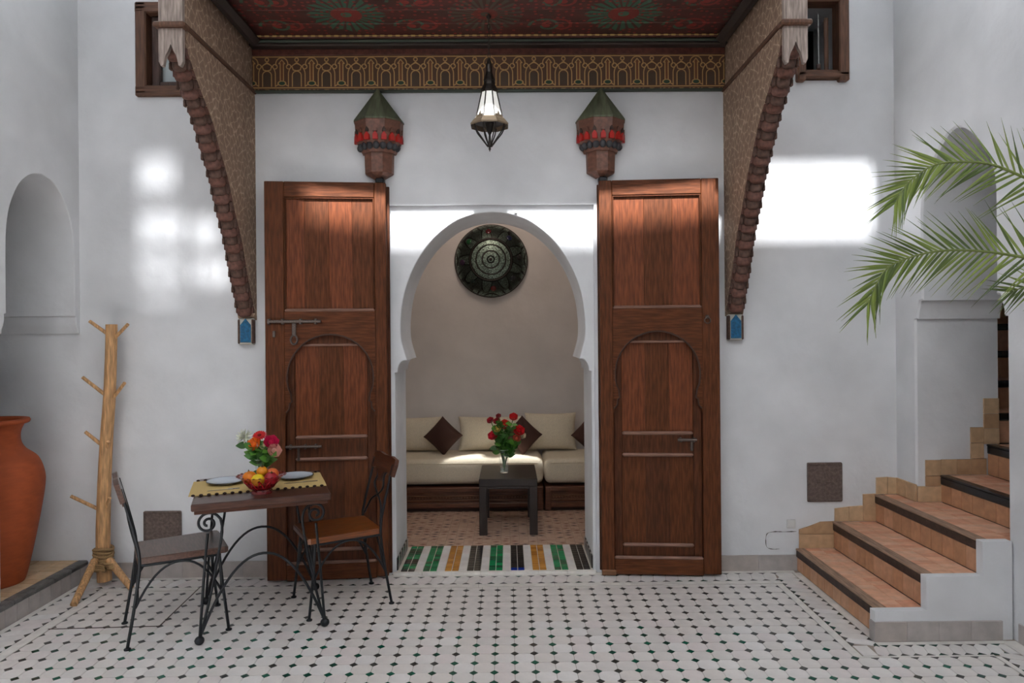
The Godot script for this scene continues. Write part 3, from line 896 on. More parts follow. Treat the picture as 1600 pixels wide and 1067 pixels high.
func build_baseboards() -> void:
	var o := thing("baseboard_back", "grey tile skirting along the foot of the arched wall", "skirting", Vector3.ZERO, 0, "", "structure")
	for b in [[-2.93, -1.66], [1.475, 2.035]]:
		var n := int((b[1] - b[0]) / 0.19)
		for k in n:
			var a0: float = lerpf(b[0], b[1], k / float(n)); var a1: float = lerpf(b[0], b[1], (k + 1) / float(n))
			part(o, "skirting_tile", bx(Vector3((a0 + a1) / 2, 0.053, 0.006), Vector3(a1 - a0 - 0.001, 0.112, 0.012), 0.001), pick(M.gray_tile))
	o = thing("baseboard_right", "grey tile skirting round the white stair string and along the right wall", "skirting", Vector3.ZERO, 0, "", "structure")
	for k in 4:
		part(o, "skirting_tile", bx(Vector3(2.065 + 0.175 * k, 0.052, 1.168), Vector3(0.174, 0.105, 0.014), 0.001), pick(M.gray_tile))
	part(o, "skirting_tile", bx(Vector3(1.978, 0.052, 1.148), Vector3(0.012, 0.105, 0.052), 0.002), M.gray_tile[1])
	for k in 14:
		part(o, "skirting_tile", bx(Vector3(2.742, 0.052, 1.30 + 0.19 * k), Vector3(0.012, 0.105, 0.187), 0.002), pick(M.gray_tile))

func build_platform() -> void:
	var o := thing("trim_3", "low tiled step in the left doorway with a grey stone edge, under the clay jar", "step", Vector3.ZERO, 0, "", "structure")
	part(o, "core", bx(Vector3(-3.27, 0.055, 0.46), Vector3(0.62, 0.12, 0.92)), M.grout_dark)
	for i in 4:
		for k in 12:
			var w := 0.13
			part(o, "bejmat_tile", bx(Vector3(-3.09 - 0.135 * i, 0.121 + rng.randf_range(-0.001, 0.001), 0.04 + 0.077 * k), Vector3(w, 0.014, 0.073), 0.002), pick(M.plat))
	for k in 9:
		part(o, "kerb_tile", bx(Vector3(-2.955, 0.048, 0.055 + 0.104 * k), Vector3(0.012, 0.104, 0.101), 0.002), pick(M.gray_tile))
	for k in 5:
		part(o, "edge_stone", bx(Vector3(-2.985 + rng.randf_range(-0.004, 0.004), 0.115, 0.10 + 0.187 * k), Vector3(0.072, 0.034, 0.186), 0.008), M.kerb_stone)
	part(o, "end_face", bx(Vector3(-3.27, 0.05, 0.93), Vector3(0.64, 0.10, 0.02)), M.plaster)

func build_stairs() -> void:
	var o := thing("staircase", "terracotta tiled staircase climbing from the courtyard into the right arch", "staircase", Vector3.ZERO, 0, "", "structure")
	var rx := [2.03, 2.292, 2.592, 2.914, 3.232]
	var ry := [0.155, 0.340, 0.530, 0.710, 0.915]
	var core := MB.new()
	for n in 5:
		var x1: float = rx[n + 1] if n < 4 else 4.30
		var y0: float = -0.02
		var zb := 0.0 if n < 3 else 0.24
		core.box(Vector3((rx[n] + 0.012 + x1 + 0.012) / 2, (y0 + ry[n] - 0.014) / 2, (zb + 1.12) / 2), Vector3(x1 - rx[n], ry[n] - 0.014 - y0, 1.12 - zb))
	part(o, "core", core, M.grout_dark)
	for n in 5:
		var base: float = ry[n - 1] if n else 0.0
		var zb := 0.006 if n < 3 else 0.246
		var zf := 1.106 - 0.0
		var lean := 0.035 if n < 3 else 0.0    # the steps run a little out of square
		var nosing_h := 0.062
		# riser tiles
		var cnt := int((zf - zb) / 0.105)
		for k in cnt:
			var z0 := lerpf(zb, zf, k / float(cnt)); var z1 := lerpf(zb, zf, (k + 1) / float(cnt))
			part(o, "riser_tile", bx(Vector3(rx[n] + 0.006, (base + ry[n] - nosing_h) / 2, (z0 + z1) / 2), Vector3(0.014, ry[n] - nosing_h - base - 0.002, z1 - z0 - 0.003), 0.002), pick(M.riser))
		part(o, "nosing", bx(Vector3(rx[n] + 0.010, ry[n] - 0.036, (zb + zf) / 2), Vector3(0.034, 0.053, zf - zb), 0.006), M.nose_brown if n < 3 else M.nose_black)
		part(o, "nosing_board" if n < 3 else "nosing_tile", bx(Vector3(rx[n] + 0.022, ry[n] - 0.006, (zb + zf) / 2), Vector3(0.066, 0.013, zf - zb), 0.005), M.nose_top if n < 3 else M.nose_black)
		var x0: float = rx[n] + 0.056
		var x1: float = (rx[n + 1] - 0.002) if n < 4 else 4.28
		var cols := 2 if n < 4 else 6
		var rows := int((zf - zb) / 0.058)
		for c in cols:
			for k in rows:
				var a0 := lerpf(x0, x1, c / float(cols)); var a1 := lerpf(x0, x1, (c + 1) / float(cols))
				var z0 := lerpf(zb, zf, k / float(rows)); var z1 := lerpf(zb, zf, (k + 1) / float(rows))
				if n == 4 and a0 > 3.7: continue
				part(o, "tread_tile", bx(Vector3((a0 + a1) / 2, ry[n] - 0.008 + rng.randf_range(-0.0012, 0.0008), (z0 + z1) / 2), Vector3(a1 - a0 - 0.002, 0.014, z1 - z0 - 0.0022), 0.0015), pick(M.terra))
	# the flight that turns away behind the wall
	for k in 8:
		var y: float = 0.915 + 0.205 * (k + 1)
		var z := 0.20 - 0.24 * k
		var cb := MB.new()
		cb.box(Vector3(3.80, y - 0.11 - 0.4, z - 0.135), Vector3(1.02, 0.205 + 0.8, 0.25))
		part(o, "upper_core", cb, M.grout_dark)
		for c in 6:
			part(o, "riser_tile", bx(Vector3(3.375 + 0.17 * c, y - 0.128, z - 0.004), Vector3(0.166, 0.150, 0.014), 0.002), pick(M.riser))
		part(o, "nosing_tile", bx(Vector3(3.80, y - 0.024, z - 0.002), Vector3(1.02, 0.048, 0.034), 0.006), M.nose_black)
		for c in 6:
			part(o, "tread_tile", bx(Vector3(3.375 + 0.17 * c, y - 0.006, z - 0.135), Vector3(0.166, 0.014, 0.23), 0.002), pick(M.terra))
	# white string wall in front
	var sp := PackedVector2Array([Vector2(1.985, -0.01), Vector2(2.74, -0.01), Vector2(2.74, 0.532), Vector2(2.578, 0.532), Vector2(2.578, 0.345), Vector2(2.268, 0.345), Vector2(2.268, 0.160), Vector2(1.985, 0.160)])
	var mb := MB.new()
	mb.prism(sp, 1.106, 1.160)
	struct("trim_4", mb, M.plaster, "stepped white plaster string closing the near side of the stairs", "stair string")
	# stepped beige skirting on the walls above the treads
	o = thing("baseboard_stairs", "beige tile skirting stepping up the wall behind the stairs", "skirting", Vector3.ZERO, 0, "", "structure")
	var pieces := [
		[[2.046, 0.155], [2.298, 0.155], [2.298, 0.252], [2.048, 0.252]], [[2.046, 0.255], [2.298, 0.255], [2.298, 0.343], [2.20, 0.34], [2.115, 0.308], [2.048, 0.288]],
		[[2.30, 0.342], [2.40, 0.342], [2.40, 0.445], [2.302, 0.433]], [[2.403, 0.342], [2.50, 0.342], [2.50, 0.452], [2.403, 0.446]], [[2.503, 0.342], [2.596, 0.342], [2.596, 0.535], [2.503, 0.532]],
		[[2.598, 0.532], [2.675, 0.532], [2.675, 0.652], [2.598, 0.648]], [[2.678, 0.532], [2.748, 0.532], [2.748, 0.645], [2.678, 0.652]]]
	for p in pieces:
		var pp := PackedVector2Array()
		for q in p: pp.append(Vector2(q[0], q[1]))
		mb = MB.new()
		mb.prism(pp, -0.004, 0.012, true, false)
		part(o, "skirting_tile", mb, pick(M.beige))
	for k in 2:
		part(o, "skirting_tile", bx(Vector3(2.745, 0.59, 0.065 + 0.12 * k), Vector3(0.014, 0.115, 0.117), 0.002), pick(M.beige))
	for b in [[2.756, 2.914, 0.532, 0.635], [2.81, 2.914, 0.638, 0.705], [2.81, 2.914, 0.708, 0.812], [2.917, 3.02, 0.712, 0.815], [3.023, 3.115, 0.712, 0.815], [3.118, 3.222, 0.712, 0.818], [3.118, 3.205, 0.821, 0.925], [3.118, 3.205, 0.928, 1.03], [3.208, 3.31, 0.918, 1.02], [3.208, 3.31, 1.023, 1.12], [3.208, 3.31, 1.123, 1.225]]:
		part(o, "skirting_tile", bx(Vector3((b[0] + b[1]) / 2, (b[2] + b[3]) / 2, 0.242), Vector3(b[1] - b[0] + 0.002, b[3] - b[2] + 0.001, 0.014), 0.001), pick(M.beige))

# ------------------------------------------------------------------ canopy, brackets, corbels, lamps
const CURVE := [[1.06, 3.25], [0.93, 3.125], [0.75, 2.975], [0.635, 2.83], [0.51, 2.675], [0.41, 2.50], [0.285, 2.31], [0.19, 2.10], [0.10, 1.93], [0.045, 1.81]]

func build_canopy() -> void:
	var x0 := -1.765; var x1 := 1.535
	var w := x1 - x0; var xc := (x0 + x1) / 2
	# painted boards overhead
	var o := thing("ceiling", "underside of the canopy, dark boards painted with green rosettes and red scrolls", "ceiling", Vector3.ZERO, 0, "", "structure")
	for k in 5:
		var z0 := 0.125 + 0.197 * k
		var z1 := minf(z0 + 0.194, 1.09)
		part(o, "plank", bx(Vector3(xc, 3.755, (z0 + z1) / 2), Vector3(w, 0.03, z1 - z0), 0.004), M.ceiling)
	part(o, "cover_board", bx(Vector3(xc, 3.786, 0.548), Vector3(w + 0.24, 0.03, 1.08)), M.maroon)
	# coving where the boards meet the brackets
	for s in [0, 1]:
		var x: float = x0 + 0.045 if s == 0 else x1 - 0.045
		part(o, "side_coving", bx(Vector3(x, 3.705, 0.63), Vector3(0.09, 0.07, 1.02), 0.03), M.band_dark)
	# painted frieze and mouldings on the wall under the boards
	o = thing("painted_frieze", "long painted wooden frieze of ochre arches above the white wall, under the canopy", "frieze")
	part(o, "frieze_board", bx(Vector3(xc, 3.52, 0.025), Vector3(w - 0.002, 0.236, 0.05), 0.002), M.frieze)
	part(o, "lower_fillet", bx(Vector3(xc, 3.396, 0.022), Vector3(w - 0.002, 0.014, 0.044), 0.003), M.green_trim)
	part(o, "maroon_band", bx(Vector3(xc, 3.659, 0.03), Vector3(w - 0.002, 0.044, 0.06), 0.004), M.maroon)
	part(o, "shadow_moulding", bx(Vector3(xc, 3.69, 0.061), Vector3(w - 0.002, 0.022, 0.12), 0.006), M.band_dark)  # dark strip stands in for the shadow line between the mouldings
	part(o, "green_moulding", bx(Vector3(xc, 3.711, 0.066), Vector3(w - 0.002, 0.022, 0.13), 0.008), M.green_trim)
	part(o, "top_moulding", bx(Vector3(xc, 3.731, 0.073), Vector3(w - 0.002, 0.018, 0.145), 0.005), M.maroon)
	# little gilded links along the top moulding
	var mb := MB.new()
	for k in 62:
		var x := x0 + 0.03 + k * 0.0525
		mb.box(Vector3(x, 3.7335, 0.1465), Vector3(0.030, 0.011, 0.004), 0.001)
		mb.box(Vector3(x + 0.026, 3.7335, 0.1465), Vector3(0.024, 0.003, 0.004), 0.001)
	tag(part(o, "gilded_links", mb, M.gold), "", "", "", "stuff")
	# roof over the canopy, out of sight above
	mb = MB.new()
	mb.t = Transform3D(Basis(Vector3(0, 0, -1), Vector3.UP, Vector3(1, 0, 0)), Vector3(xc, 0, 0))
	mb.prism(PackedVector2Array([Vector2(-1.09, 3.805), Vector2(-0.0, 3.805), Vector2(-0.0, 4.6), Vector2(-1.09, 4.0)]), -1.80, 1.80)
	tag(part(self, "canopy_roof", mb, M.roof), "green tiled lean-to roof above the carved canopy", "roof")

func muqarnas_tier(style: int) -> ArrayMesh:
	# one stepped tier of small scalloped cells, 0.118 wide
	var mb := MB.new()
	mb.box(Vector3(0, 0.026, -0.03), Vector3(0.118, 0.05, 0.075), 0.004)
	var r := 0.050 if style == 0 else 0.040
	mb.t = Transform3D(Basis.from_scale(Vector3(1, 1, 0.75)), Vector3.ZERO)
	mb.lathe([Vector2(0.0, -0.026), Vector2(r * 0.55, -0.025), Vector2(r * 0.86, -0.016), Vector2(r, 0.0), Vector2(r * 1.04, 0.03), Vector2(r * 0.9, 0.045)], 14, Vector3(0, 0, 0.004), -PI / 2, PI / 2)
	mb.t = Transform3D()
	if style == 1:
		for x in [-0.051, 0.051]:
			mb.box(Vector3(x, 0.004, 0.002), Vector3(0.014, 0.040, 0.026), 0.004)
	return mb.mesh()

func build_bracket(x0: float, x1: float, label: String) -> void:
	var o := thing("canopy_bracket", label, "bracket", Vector3((x0 + x1) / 2, 0, 0), 0, "carved brackets carrying the canopy")
	var w := x1 - x0
	var side := Transform3D(Basis(Vector3(0, 0, -1), Vector3.UP, Vector3(1, 0, 0)), Vector3.ZERO)
	var ctrl := []
	for c in CURVE: ctrl.append(Vector2(-c[0], c[1]))
	var line := smooth_pts(ctrl, 6)
	# panel: local x = -z
	var poly := PackedVector2Array()
	for p in line: poly.append(p + Vector2(0.022, 0.012))
	poly.append(Vector2(-0.001, 1.80)); poly.append(Vector2(-0.001, 3.385)); poly.append(Vector2(-1.085, 3.385))
	var mb := MB.new(); mb.t = side
	mb.prism(poly, -w / 2, w / 2)
	part(o, "carved_panel", mb, M.arabesque)
	part(o, "upper_panel", bx(Vector3(0, 3.59, 0.545), Vector3(w - 0.004, 0.36, 1.088), 0.004), M.arabesque)
	# moulding running along both faces
	part(o, "side_moulding", bx(Vector3(0, 3.398, 0.545), Vector3(w + 0.028, 0.028, 1.09), 0.006), M.old_brown)
	# front board with cusped lower edge, and its cap moulding
	mb = MB.new()
	var h := w / 2 + 0.004
	mb.prism(PackedVector2Array([Vector2(-h, 3.78), Vector2(-h, 3.19), Vector2(-h + 0.012, 3.165), Vector2(-h + 0.024, 3.168), Vector2(-h + 0.030, 3.20), Vector2(-0.028, 3.225), Vector2(-0.016, 3.245), Vector2(0.0, 3.285), Vector2(0.016, 3.245), Vector2(0.028, 3.225), Vector2(h - 0.030, 3.20), Vector2(h - 0.024, 3.168), Vector2(h - 0.012, 3.165), Vector2(h, 3.19), Vector2(h, 3.78)]), 1.09, 1.118)
	part(o, "front_board", mb, M.old)
	part(o, "cap_moulding", bx(Vector3(0, 3.385, 1.108), Vector3(w + 0.05, 0.030, 0.075), 0.008), M.frame)
	# stepped tiers down the underside
	var total := 0.0
	for i in line.size() - 1: total += line[i].distance_to(line[i + 1])
	var n := 31
	var a := muqarnas_tier(0); var b := muqarnas_tier(1)
	var ms := [M.muq_red, M.muq_brown, M.muq_mid, M.muq_brown]
	for k in n:
		var want := total * (k + 0.3) / n
		var p: Vector2 = line[0]
		for i in line.size() - 1:
			var d: float = line[i].distance_to(line[i + 1])
			if want <= d:
				p = line[i].lerp(line[i + 1], want / d)
				break
			want -= d
		part(o, "muqarnas_tier", a if k % 2 == 0 else b, ms[k % 4], Transform3D(Basis.from_scale(Vector3(w / 0.122, 1, 1)), Vector3(0, p.y, -p.x)))
	# painted end block at the foot
	var fb := part(o, "foot_block", bx(Vector3(0, 1.72, 0.022), Vector3(w - 0.02, 0.185, 0.05), 0.006), M.white_paint)
	mb = MB.new()
	mb.prism(PackedVector2Array([Vector2(-0.036, 1.645), Vector2(0.036, 1.645), Vector2(0.036, 1.765), Vector2(0.0, 1.81), Vector2(-0.036, 1.765)]), 0.0, 0.054)
	part(fb, "blue_panel", mb, M.blue)
	for s in [-1.0, 1.0]:
		part(fb, "side_bead", bx(Vector3(s * 0.047, 1.72, 0.03), Vector3(0.014, 0.17, 0.05), 0.005), M.muq_brown)

func build_corbel(x: float, label: String) -> void:
	var o := thing("wall_corbel", label, "corbel", Vector3(x, 2.76, 0.0), 0, "painted half octagon corbels above the doors")
	var a0 := -PI / 2 - 0.001; var a1 := PI / 2 + 0.001
	var oct := func(prof: Array, m: Material, called: String) -> MeshInstance3D:
		var mb := MB.new()
		var rows := []
		for p in prof:
			var row := PackedVector3Array()
			row.append(Vector3(-p.x * 0.98, p.y, 0.0))
			for j in 4:
				var a := -PI * 3 / 8 + PI / 4 * j
				row.append(Vector3(p.x * sin(a), p.y, 0.02 + p.x * cos(a) * 0.92 + (0.045 * (1.0 - p.x / 0.178) if called == "pointed_cap" else 0.0)))
			row.append(Vector3(p.x * 0.98, p.y, 0.0))
			rows.append(row)
		for i in rows.size() - 1:
			for j in 5: mb.quad(rows[i][j], rows[i][j + 1], rows[i + 1][j + 1], rows[i + 1][j])
		return part(o, called, mb, m)
	oct.call([Vector2(0.03, 0.015), Vector2(0.085, 0.045), Vector2(0.100, 0.055), Vector2(0.104, 0.19), Vector2(0.112, 0.21)], M.corbel, "neck")
	oct.call([Vector2(0.0, 0.19), Vector2(0.118, 0.19), Vector2(0.162, 0.275), Vector2(0.165, 0.30), Vector2(0.171, 0.405), Vector2(0.177, 0.41), Vector2(0.0, 0.415)], M.corbel, "drum")
	oct.call([Vector2(0.178, 0.405), Vector2(0.176, 0.418), Vector2(0.004, 0.638), Vector2(0.0, 0.64)], M.corbel_top, "pointed_cap")
	# rows of small cells: red niches over dark drops
	for k in 9:
		var a := -PI * 0.46 + PI * 0.92 * k / 8.0
		var dirv := Vector3(sin(a), 0, cos(a) * 0.92)
		var mb := MB.new()
		mb.t = Transform3D(Basis(Vector3.UP, a), Vector3(0, 0.0, 0.02) + dirv * 0.150)
		mb.prism(PackedVector2Array([Vector2(-0.017, 0.262), Vector2(0.017, 0.262), Vector2(0.017, 0.295), Vector2(0.0, 0.318), Vector2(-0.017, 0.295)]), 0.0, 0.020)
		part(o, "red_cell", mb, M.red)
		mb = MB.new()
		mb.t = Transform3D(Basis(Vector3.UP, a), Vector3(0, 0.0, 0.02) + dirv * 0.152)
		mb.prism(PackedVector2Array([Vector2(-0.013, 0.318), Vector2(0.013, 0.318), Vector2(0.011, 0.335), Vector2(0.0, 0.352), Vector2(-0.011, 0.335)]), 0.0, 0.016)
		part(o, "upper_cell", mb, M.muq_dark if k % 2 else M.corbel)
		if k % 2 == 0 or true:
			mb = MB.new()
			mb.ball(Vector3(0, 0.02, 0.02) + dirv * 0.128 + Vector3(0, 0.212, 0), Vector3(0.025, 0.028, 0.025), 8, 6)
			part(o, "dark_drop", mb, M.charcoal)
	part(o, "pivot_iron", bx(Vector3(0.01, 0.0, 0.045), Vector3(0.06, 0.035, 0.07), 0.008), M.iron)

func build_lantern() -> void:
	var o := thing("hanging_lantern", "pointed bronze lantern with white glass panels hanging on a thin chain under the canopy", "lantern", Vector3(-0.108, 2.855, 0.45))
	# local heights: 0 finial tip, 0.20 skirt, 0.49 top
	var hex := func(prof: Array, m: Material, called: String, seg := 8) -> MeshInstance3D:
		var mb := MB.new()
		mb.lathe(prof, seg, Vector3.ZERO, PI / 8, TAU + PI / 8, true)
		return part(o, called, mb, m)
	hex.call([Vector2(0.106, 0.190), Vector2(0.128, 0.163), Vector2(0.130, 0.172), Vector2(0.110, 0.198), Vector2(0.098, 0.210), Vector2(0.0, 0.211)], M.bronze_light, "skirt")
	hex.call([Vector2(0.10, 0.186), Vector2(0.0, 0.186)], M.bronze, "tray")
	# glass panels and posts
	for j in 8:
		var a := PI / 8 + TAU * j / 8; var b := a + TAU / 8
		var lo := 0.088; var hi := 0.050; var y0 := 0.212; var y1 := 0.385
		var mb := MB.new()
		var p := Vector3(sin(a) * lo, y0, cos(a) * lo); var q := Vector3(sin(b) * lo, y0, cos(b) * lo)
		var r := Vector3(sin(b) * hi, y1, cos(b) * hi); var s := Vector3(sin(a) * hi, y1, cos(a) * hi)
		var nn := (q - p).cross(s - p).normalized() * 0.002
		mb.quad(p, q, r, s); mb.quad(p - nn, s - nn, r - nn, q - nn)
		mb.quad(p, s, s - nn, p - nn); mb.quad(q, q - nn, r - nn, r)
		part(o, "glass_panel", mb, M.frost)  # glow sits in the glass, no lamp inside
		mb = MB.new()
		mb.tube([p * 1.02, s * 1.02 - Vector3(0, s.y * 0.02, 0)], 0.0045, 6)
		part(o, "post", mb, M.bronze)
		mb = MB.new()
		mb.prism(PackedVector2Array([Vector2(-0.032, 0.0), Vector2(0.032, 0.0), Vector2(0.026, 0.022), Vector2(0.012, 0.018), Vector2(0.0, 0.045), Vector2(-0.012, 0.018), Vector2(-0.026, 0.022)]), 0.0, 0.003)
		part(o, "cresting", mb, M.bronze_light, Transform3D(Basis(Vector3.UP, (a + b) / 2) * Basis(Vector3.RIGHT, -0.2), Vector3(sin((a + b) / 2), 0, cos((a + b) / 2)) * 0.086 + Vector3(0, 0.208, 0)))
		# ribs of the pointed basket below
		mb = MB.new()
		mb.tube(smooth3([Vector3(sin(a) * 0.104, 0.178, cos(a) * 0.104), Vector3(sin(a) * 0.088, 0.135, cos(a) * 0.088), Vector3(sin(a) * 0.05, 0.085, cos(a) * 0.05), Vector3(sin(a) * 0.012, 0.035, cos(a) * 0.012)], 4), 0.0042, 6)
		part(o, "basket_rib", mb, M.bronze)
	var mb2 := MB.new()
	mb2.lathe([Vector2(0.0, 0.0), Vector2(0.004, 0.012), Vector2(0.009, 0.022), Vector2(0.004, 0.03), Vector2(0.012, 0.04), Vector2(0.016, 0.05), Vector2(0.010, 0.06), Vector2(0.006, 0.11), Vector2(0.02, 0.14), Vector2(0.03, 0.186)], 12)
	part(o, "finial", mb2, M.bronze)
	hex.call([Vector2(0.0, 0.38), Vector2(0.054, 0.38), Vector2(0.060, 0.388), Vector2(0.040, 0.43), Vector2(0.036, 0.45), Vector2(0.040, 0.46), Vector2(0.034, 0.475), Vector2(0.022, 0.51), Vector2(0.020, 0.56), Vector2(0.008, 0.60), Vector2(0.0, 0.605)], M.bronze, "crown")
	for k in 8:
		var mb := MB.new()
		var pts := []
		for j in 13:
			var t := TAU * j / 12
			pts.append(Vector3(cos(t) * 0.007, sin(t) * 0.018, 0) if k % 2 == 0 else Vector3(0, sin(t) * 0.018, cos(t) * 0.007))
		mb.tube(pts, 0.0025, 5, false)
		part(o, "chain_link", mb, M.bronze, Vector3(0, 0.62 + 0.031 * k, 0))
	part(o, "ceiling_hook", bx(Vector3(0, 0.868, 0), Vector3(0.03, 0.03, 0.03), 0.01), M.bronze)

func build_disc_lamp() -> void:
	var o := thing("wall_lamp", "large round pierced metal dome lamp high on the alcove wall", "lamp", Vector3(-0.168, 2.437, -2.30))
	var R := 0.368
	var mb := MB.new()
	mb.t = Transform3D(Basis(Vector3.RIGHT, PI / 2), Vector3.ZERO)
	var prof := []
	for i in 17:
		var e := i / 16.0
		prof.append(Vector2(R * cos(e * PI / 2) , 0.02 + 0.17 * sin(e * PI / 2)))
	mb.lathe(prof, 64)
	part(o, "pierced_dome", mb, mat(Color.WHITE, 0.36, {"metal": 0.65, "tex": tex.lamp, "scale": Vector3.ONE / (2 * R), "offset": Vector3(0.5, -0.5, 0.5), "bump": tex.lamp, "depth": 0.3}))
	mb = MB.new()
	mb.t = Transform3D(Basis(Vector3.RIGHT, PI / 2), Vector3.ZERO)
	mb.lathe([Vector2(R - 0.01, 0.0), Vector2(R + 0.006, 0.0), Vector2(R + 0.008, 0.02), Vector2(R - 0.004, 0.03)], 64)
	part(o, "rim", mb, M.bronze)
	for ring in [0.57, 0.405, 0.235]:
		mb = MB.new()
		var pts := []
		var zz := 0.02 + 0.17 * sqrt(1 - ring * ring)
		for j in 49: pts.append(Vector3(cos(TAU * j / 48) * R * ring, sin(TAU * j / 48) * R * ring, zz))
		mb.tube(pts, 0.008 if ring > 0.5 else 0.0045, 6, false)
		part(o, "raised_ring", mb, M.bronze)
	mb = MB.new()
	mb.ball(Vector3(0, 0, 0.192), Vector3(0.018, 0.018, 0.012), 12, 8)
	part(o, "boss", mb, M.bronze)
	var cols := [Color(0.30, 0.10, 0.12), Color(0.10, 0.12, 0.24), Color(0.13, 0.13, 0.13), Color(0.12, 0.13, 0.15), Color(0.32, 0.10, 0.09), Color(0.08, 0.15, 0.12), Color(0.20, 0.13, 0.22), Color(0.10, 0.28, 0.16)]
	for k in 8:
		var a := PI / 2 + 0.08 - TAU * k / 8
		var r := 0.79
		mb = MB.new()
		mb.ball(Vector3.ZERO, Vector3(0.030, 0.030, 0.010), 14, 8)
		part(o, "stained_glass_jewel", mb, mat(cols[k], 0.15), Transform3D(Basis(Vector3(-sin(a), cos(a), 0), 0.5), Vector3(cos(a) * R * r, sin(a) * R * r, 0.022 + 0.17 * sqrt(1 - r * r))))

# ------------------------------------------------------------------ doors
func ledge(o: Node3D, x0: float, x1: float, y: float, z: float) -> void:
	part(o, "panel_moulding", bx(Vector3((x0 + x1) / 2, y, z), Vector3(x1 - x0, 0.024, 0.030), 0.010), M.door_edge)  # pale colour holds the highlight on the ledge

func build_door(called: String, at: Vector3, turn: float, right: bool, label: String) -> Node3D:
	# local x from 0 (left edge) to 0.82, y up, front face z = 0
	var o := thing(called, label, "door", at, turn, "", "structure")
	var W := 0.82; var H := 2.745
	var l := 0.13 if not right else 0.09
	var r := 0.74 if not right else 0.70
	var t := 0.07
	# frame
	for b in [[0.0, l], [r, W]]:
		part(o, "stile", bx(Vector3((b[0] + b[1]) / 2, H / 2 + 0.008, -t / 2), Vector3(b[1] - b[0] - 0.0015, H - 0.016, t), 0.004), M.door)
	part(o, "top_rail", bx(Vector3((l + r) / 2, (2.64 + H) / 2, -t / 2), Vector3(r - l - 0.001, H - 2.64, t), 0.004), M.door_h)
	part(o, "bottom_rail", bx(Vector3((l + r) / 2, 0.062, -t / 2), Vector3(r - l - 0.001, 0.108, t), 0.004), M.door_h)
	var c := (l + r) / 2
	var rad := (r - l) / 2 - 0.012
	var cy := 1.395
	var poly := PackedVector2Array([Vector2(r, 1.852), Vector2(r, 1.13), Vector2(r - 0.006, 1.16), Vector2(r - 0.026, 1.185), Vector2(r - 0.03, 1.225), Vector2(r - 0.044, 1.235)])
	for k in 25:
		var a := -0.42 + (PI + 0.84) * k / 24.0
		poly.append(Vector2(c + rad * cos(a) * (1.0 if absf(cos(a)) < 0.97 else 0.995), cy + (0.30 if sin(a) > 0 else 0.26) * sin(a)))
	poly.append_array(PackedVector2Array([Vector2(l + 0.044, 1.235), Vector2(l + 0.03, 1.225), Vector2(l + 0.026, 1.185), Vector2(l + 0.006, 1.16), Vector2(l, 1.13), Vector2(l, 1.852)]))
	var mb := MB.new()
	mb.prism(poly, -t, -0.001)
	var rail := part(o, "arched_rail", mb, M.door_h)
	mb = MB.new()
	var edge := []
	for k in range(2, poly.size() - 2): edge.append(Vector3(poly[k].x, poly[k].y, -0.004))
	if edge[0].x < edge[-1].x: edge.reverse()
	mb.tube(edge, 0.0065, 6)
	part(rail, "arch_bead", mb, M.door_bead)  # added bead that draws the shadow edge of the arch
	# upper panel of upright boards
	var cuts := [0.0, 0.22, 0.49, 0.75, 1.0] if not right else [0.0, 0.36, 0.68, 1.0]
	for k in cuts.size() - 1:
		var a0: float = lerpf(l, r, cuts[k]); var a1: float = lerpf(l, r, cuts[k + 1])
		part(o, "upper_board", bx(Vector3((a0 + a1) / 2, 2.246, -0.032), Vector3(a1 - a0 - 0.0006, 0.80, 0.02), 0.0012), M.door_panel if k % 2 == 0 else M.door)
	ledge(o, l, r, 1.862, -0.014)
	part(o, "panel_bead", bx(Vector3(c, 2.633, -0.012), Vector3(r - l, 0.012, 0.018), 0.005), M.door_dark)
	for x in [l + 0.006, r - 0.006]:
		part(o, "panel_bead", bx(Vector3(x, 2.25, -0.012), Vector3(0.012, 0.77, 0.018), 0.005), M.door_dark)
	# wicket leaf inside the arch: stiles, rails, two panels
	var wl := l + 0.06; var wr := r - 0.06
	for b in [[l, wl], [wr, r]]:
		part(o, "wicket_stile", bx(Vector3((b[0] + b[1]) / 2, 0.88, -0.048), Vector3(b[1] - b[0] - 0.001, 1.54, 0.03), 0.004), M.door_dark)
	for b in [[0.116, 0.20], [0.842, 0.978], [1.615, 1.72]]:
		part(o, "wicket_rail", bx(Vector3((wl + wr) / 2, (b[0] + b[1]) / 2, -0.048), Vector3(wr - wl - 0.001, b[1] - b[0], 0.03), 0.004), M.door_dark)
	for k in 3:
		var a0 := lerpf(wl, wr, k / 3.0); var a1 := lerpf(wl, wr, (k + 1) / 3.0)
		part(o, "middle_board", bx(Vector3((a0 + a1) / 2, 1.30, -0.056), Vector3(a1 - a0 - 0.0006, 0.66, 0.02), 0.001), M.door_panel if k != 1 else M.door)
		part(o, "lower_board", bx(Vector3((a0 + a1) / 2, 0.52, -0.056), Vector3(a1 - a0 - 0.0006, 0.66, 0.02), 0.001), M.door_dark if k == 1 else M.door)
	ledge(o, wl, wr, 0.985, -0.036)
	ledge(o, wl, wr, 0.834, -0.034)
	ledge(o, wl, wr, 0.206, -0.036)
	ledge(o, l, r, 0.122, -0.014)
	part(o, "panel_moulding", bx(Vector3(c, 1.622, -0.036), Vector3((wr - wl) * 0.8, 0.016, 0.024), 0.006), M.door_edge)
	part(o, "back_boards", bx(Vector3(c, H / 2, -t - 0.004), Vector3(W - 0.01, H - 0.03, 0.016), 0.003), M.door_dark)
	return o

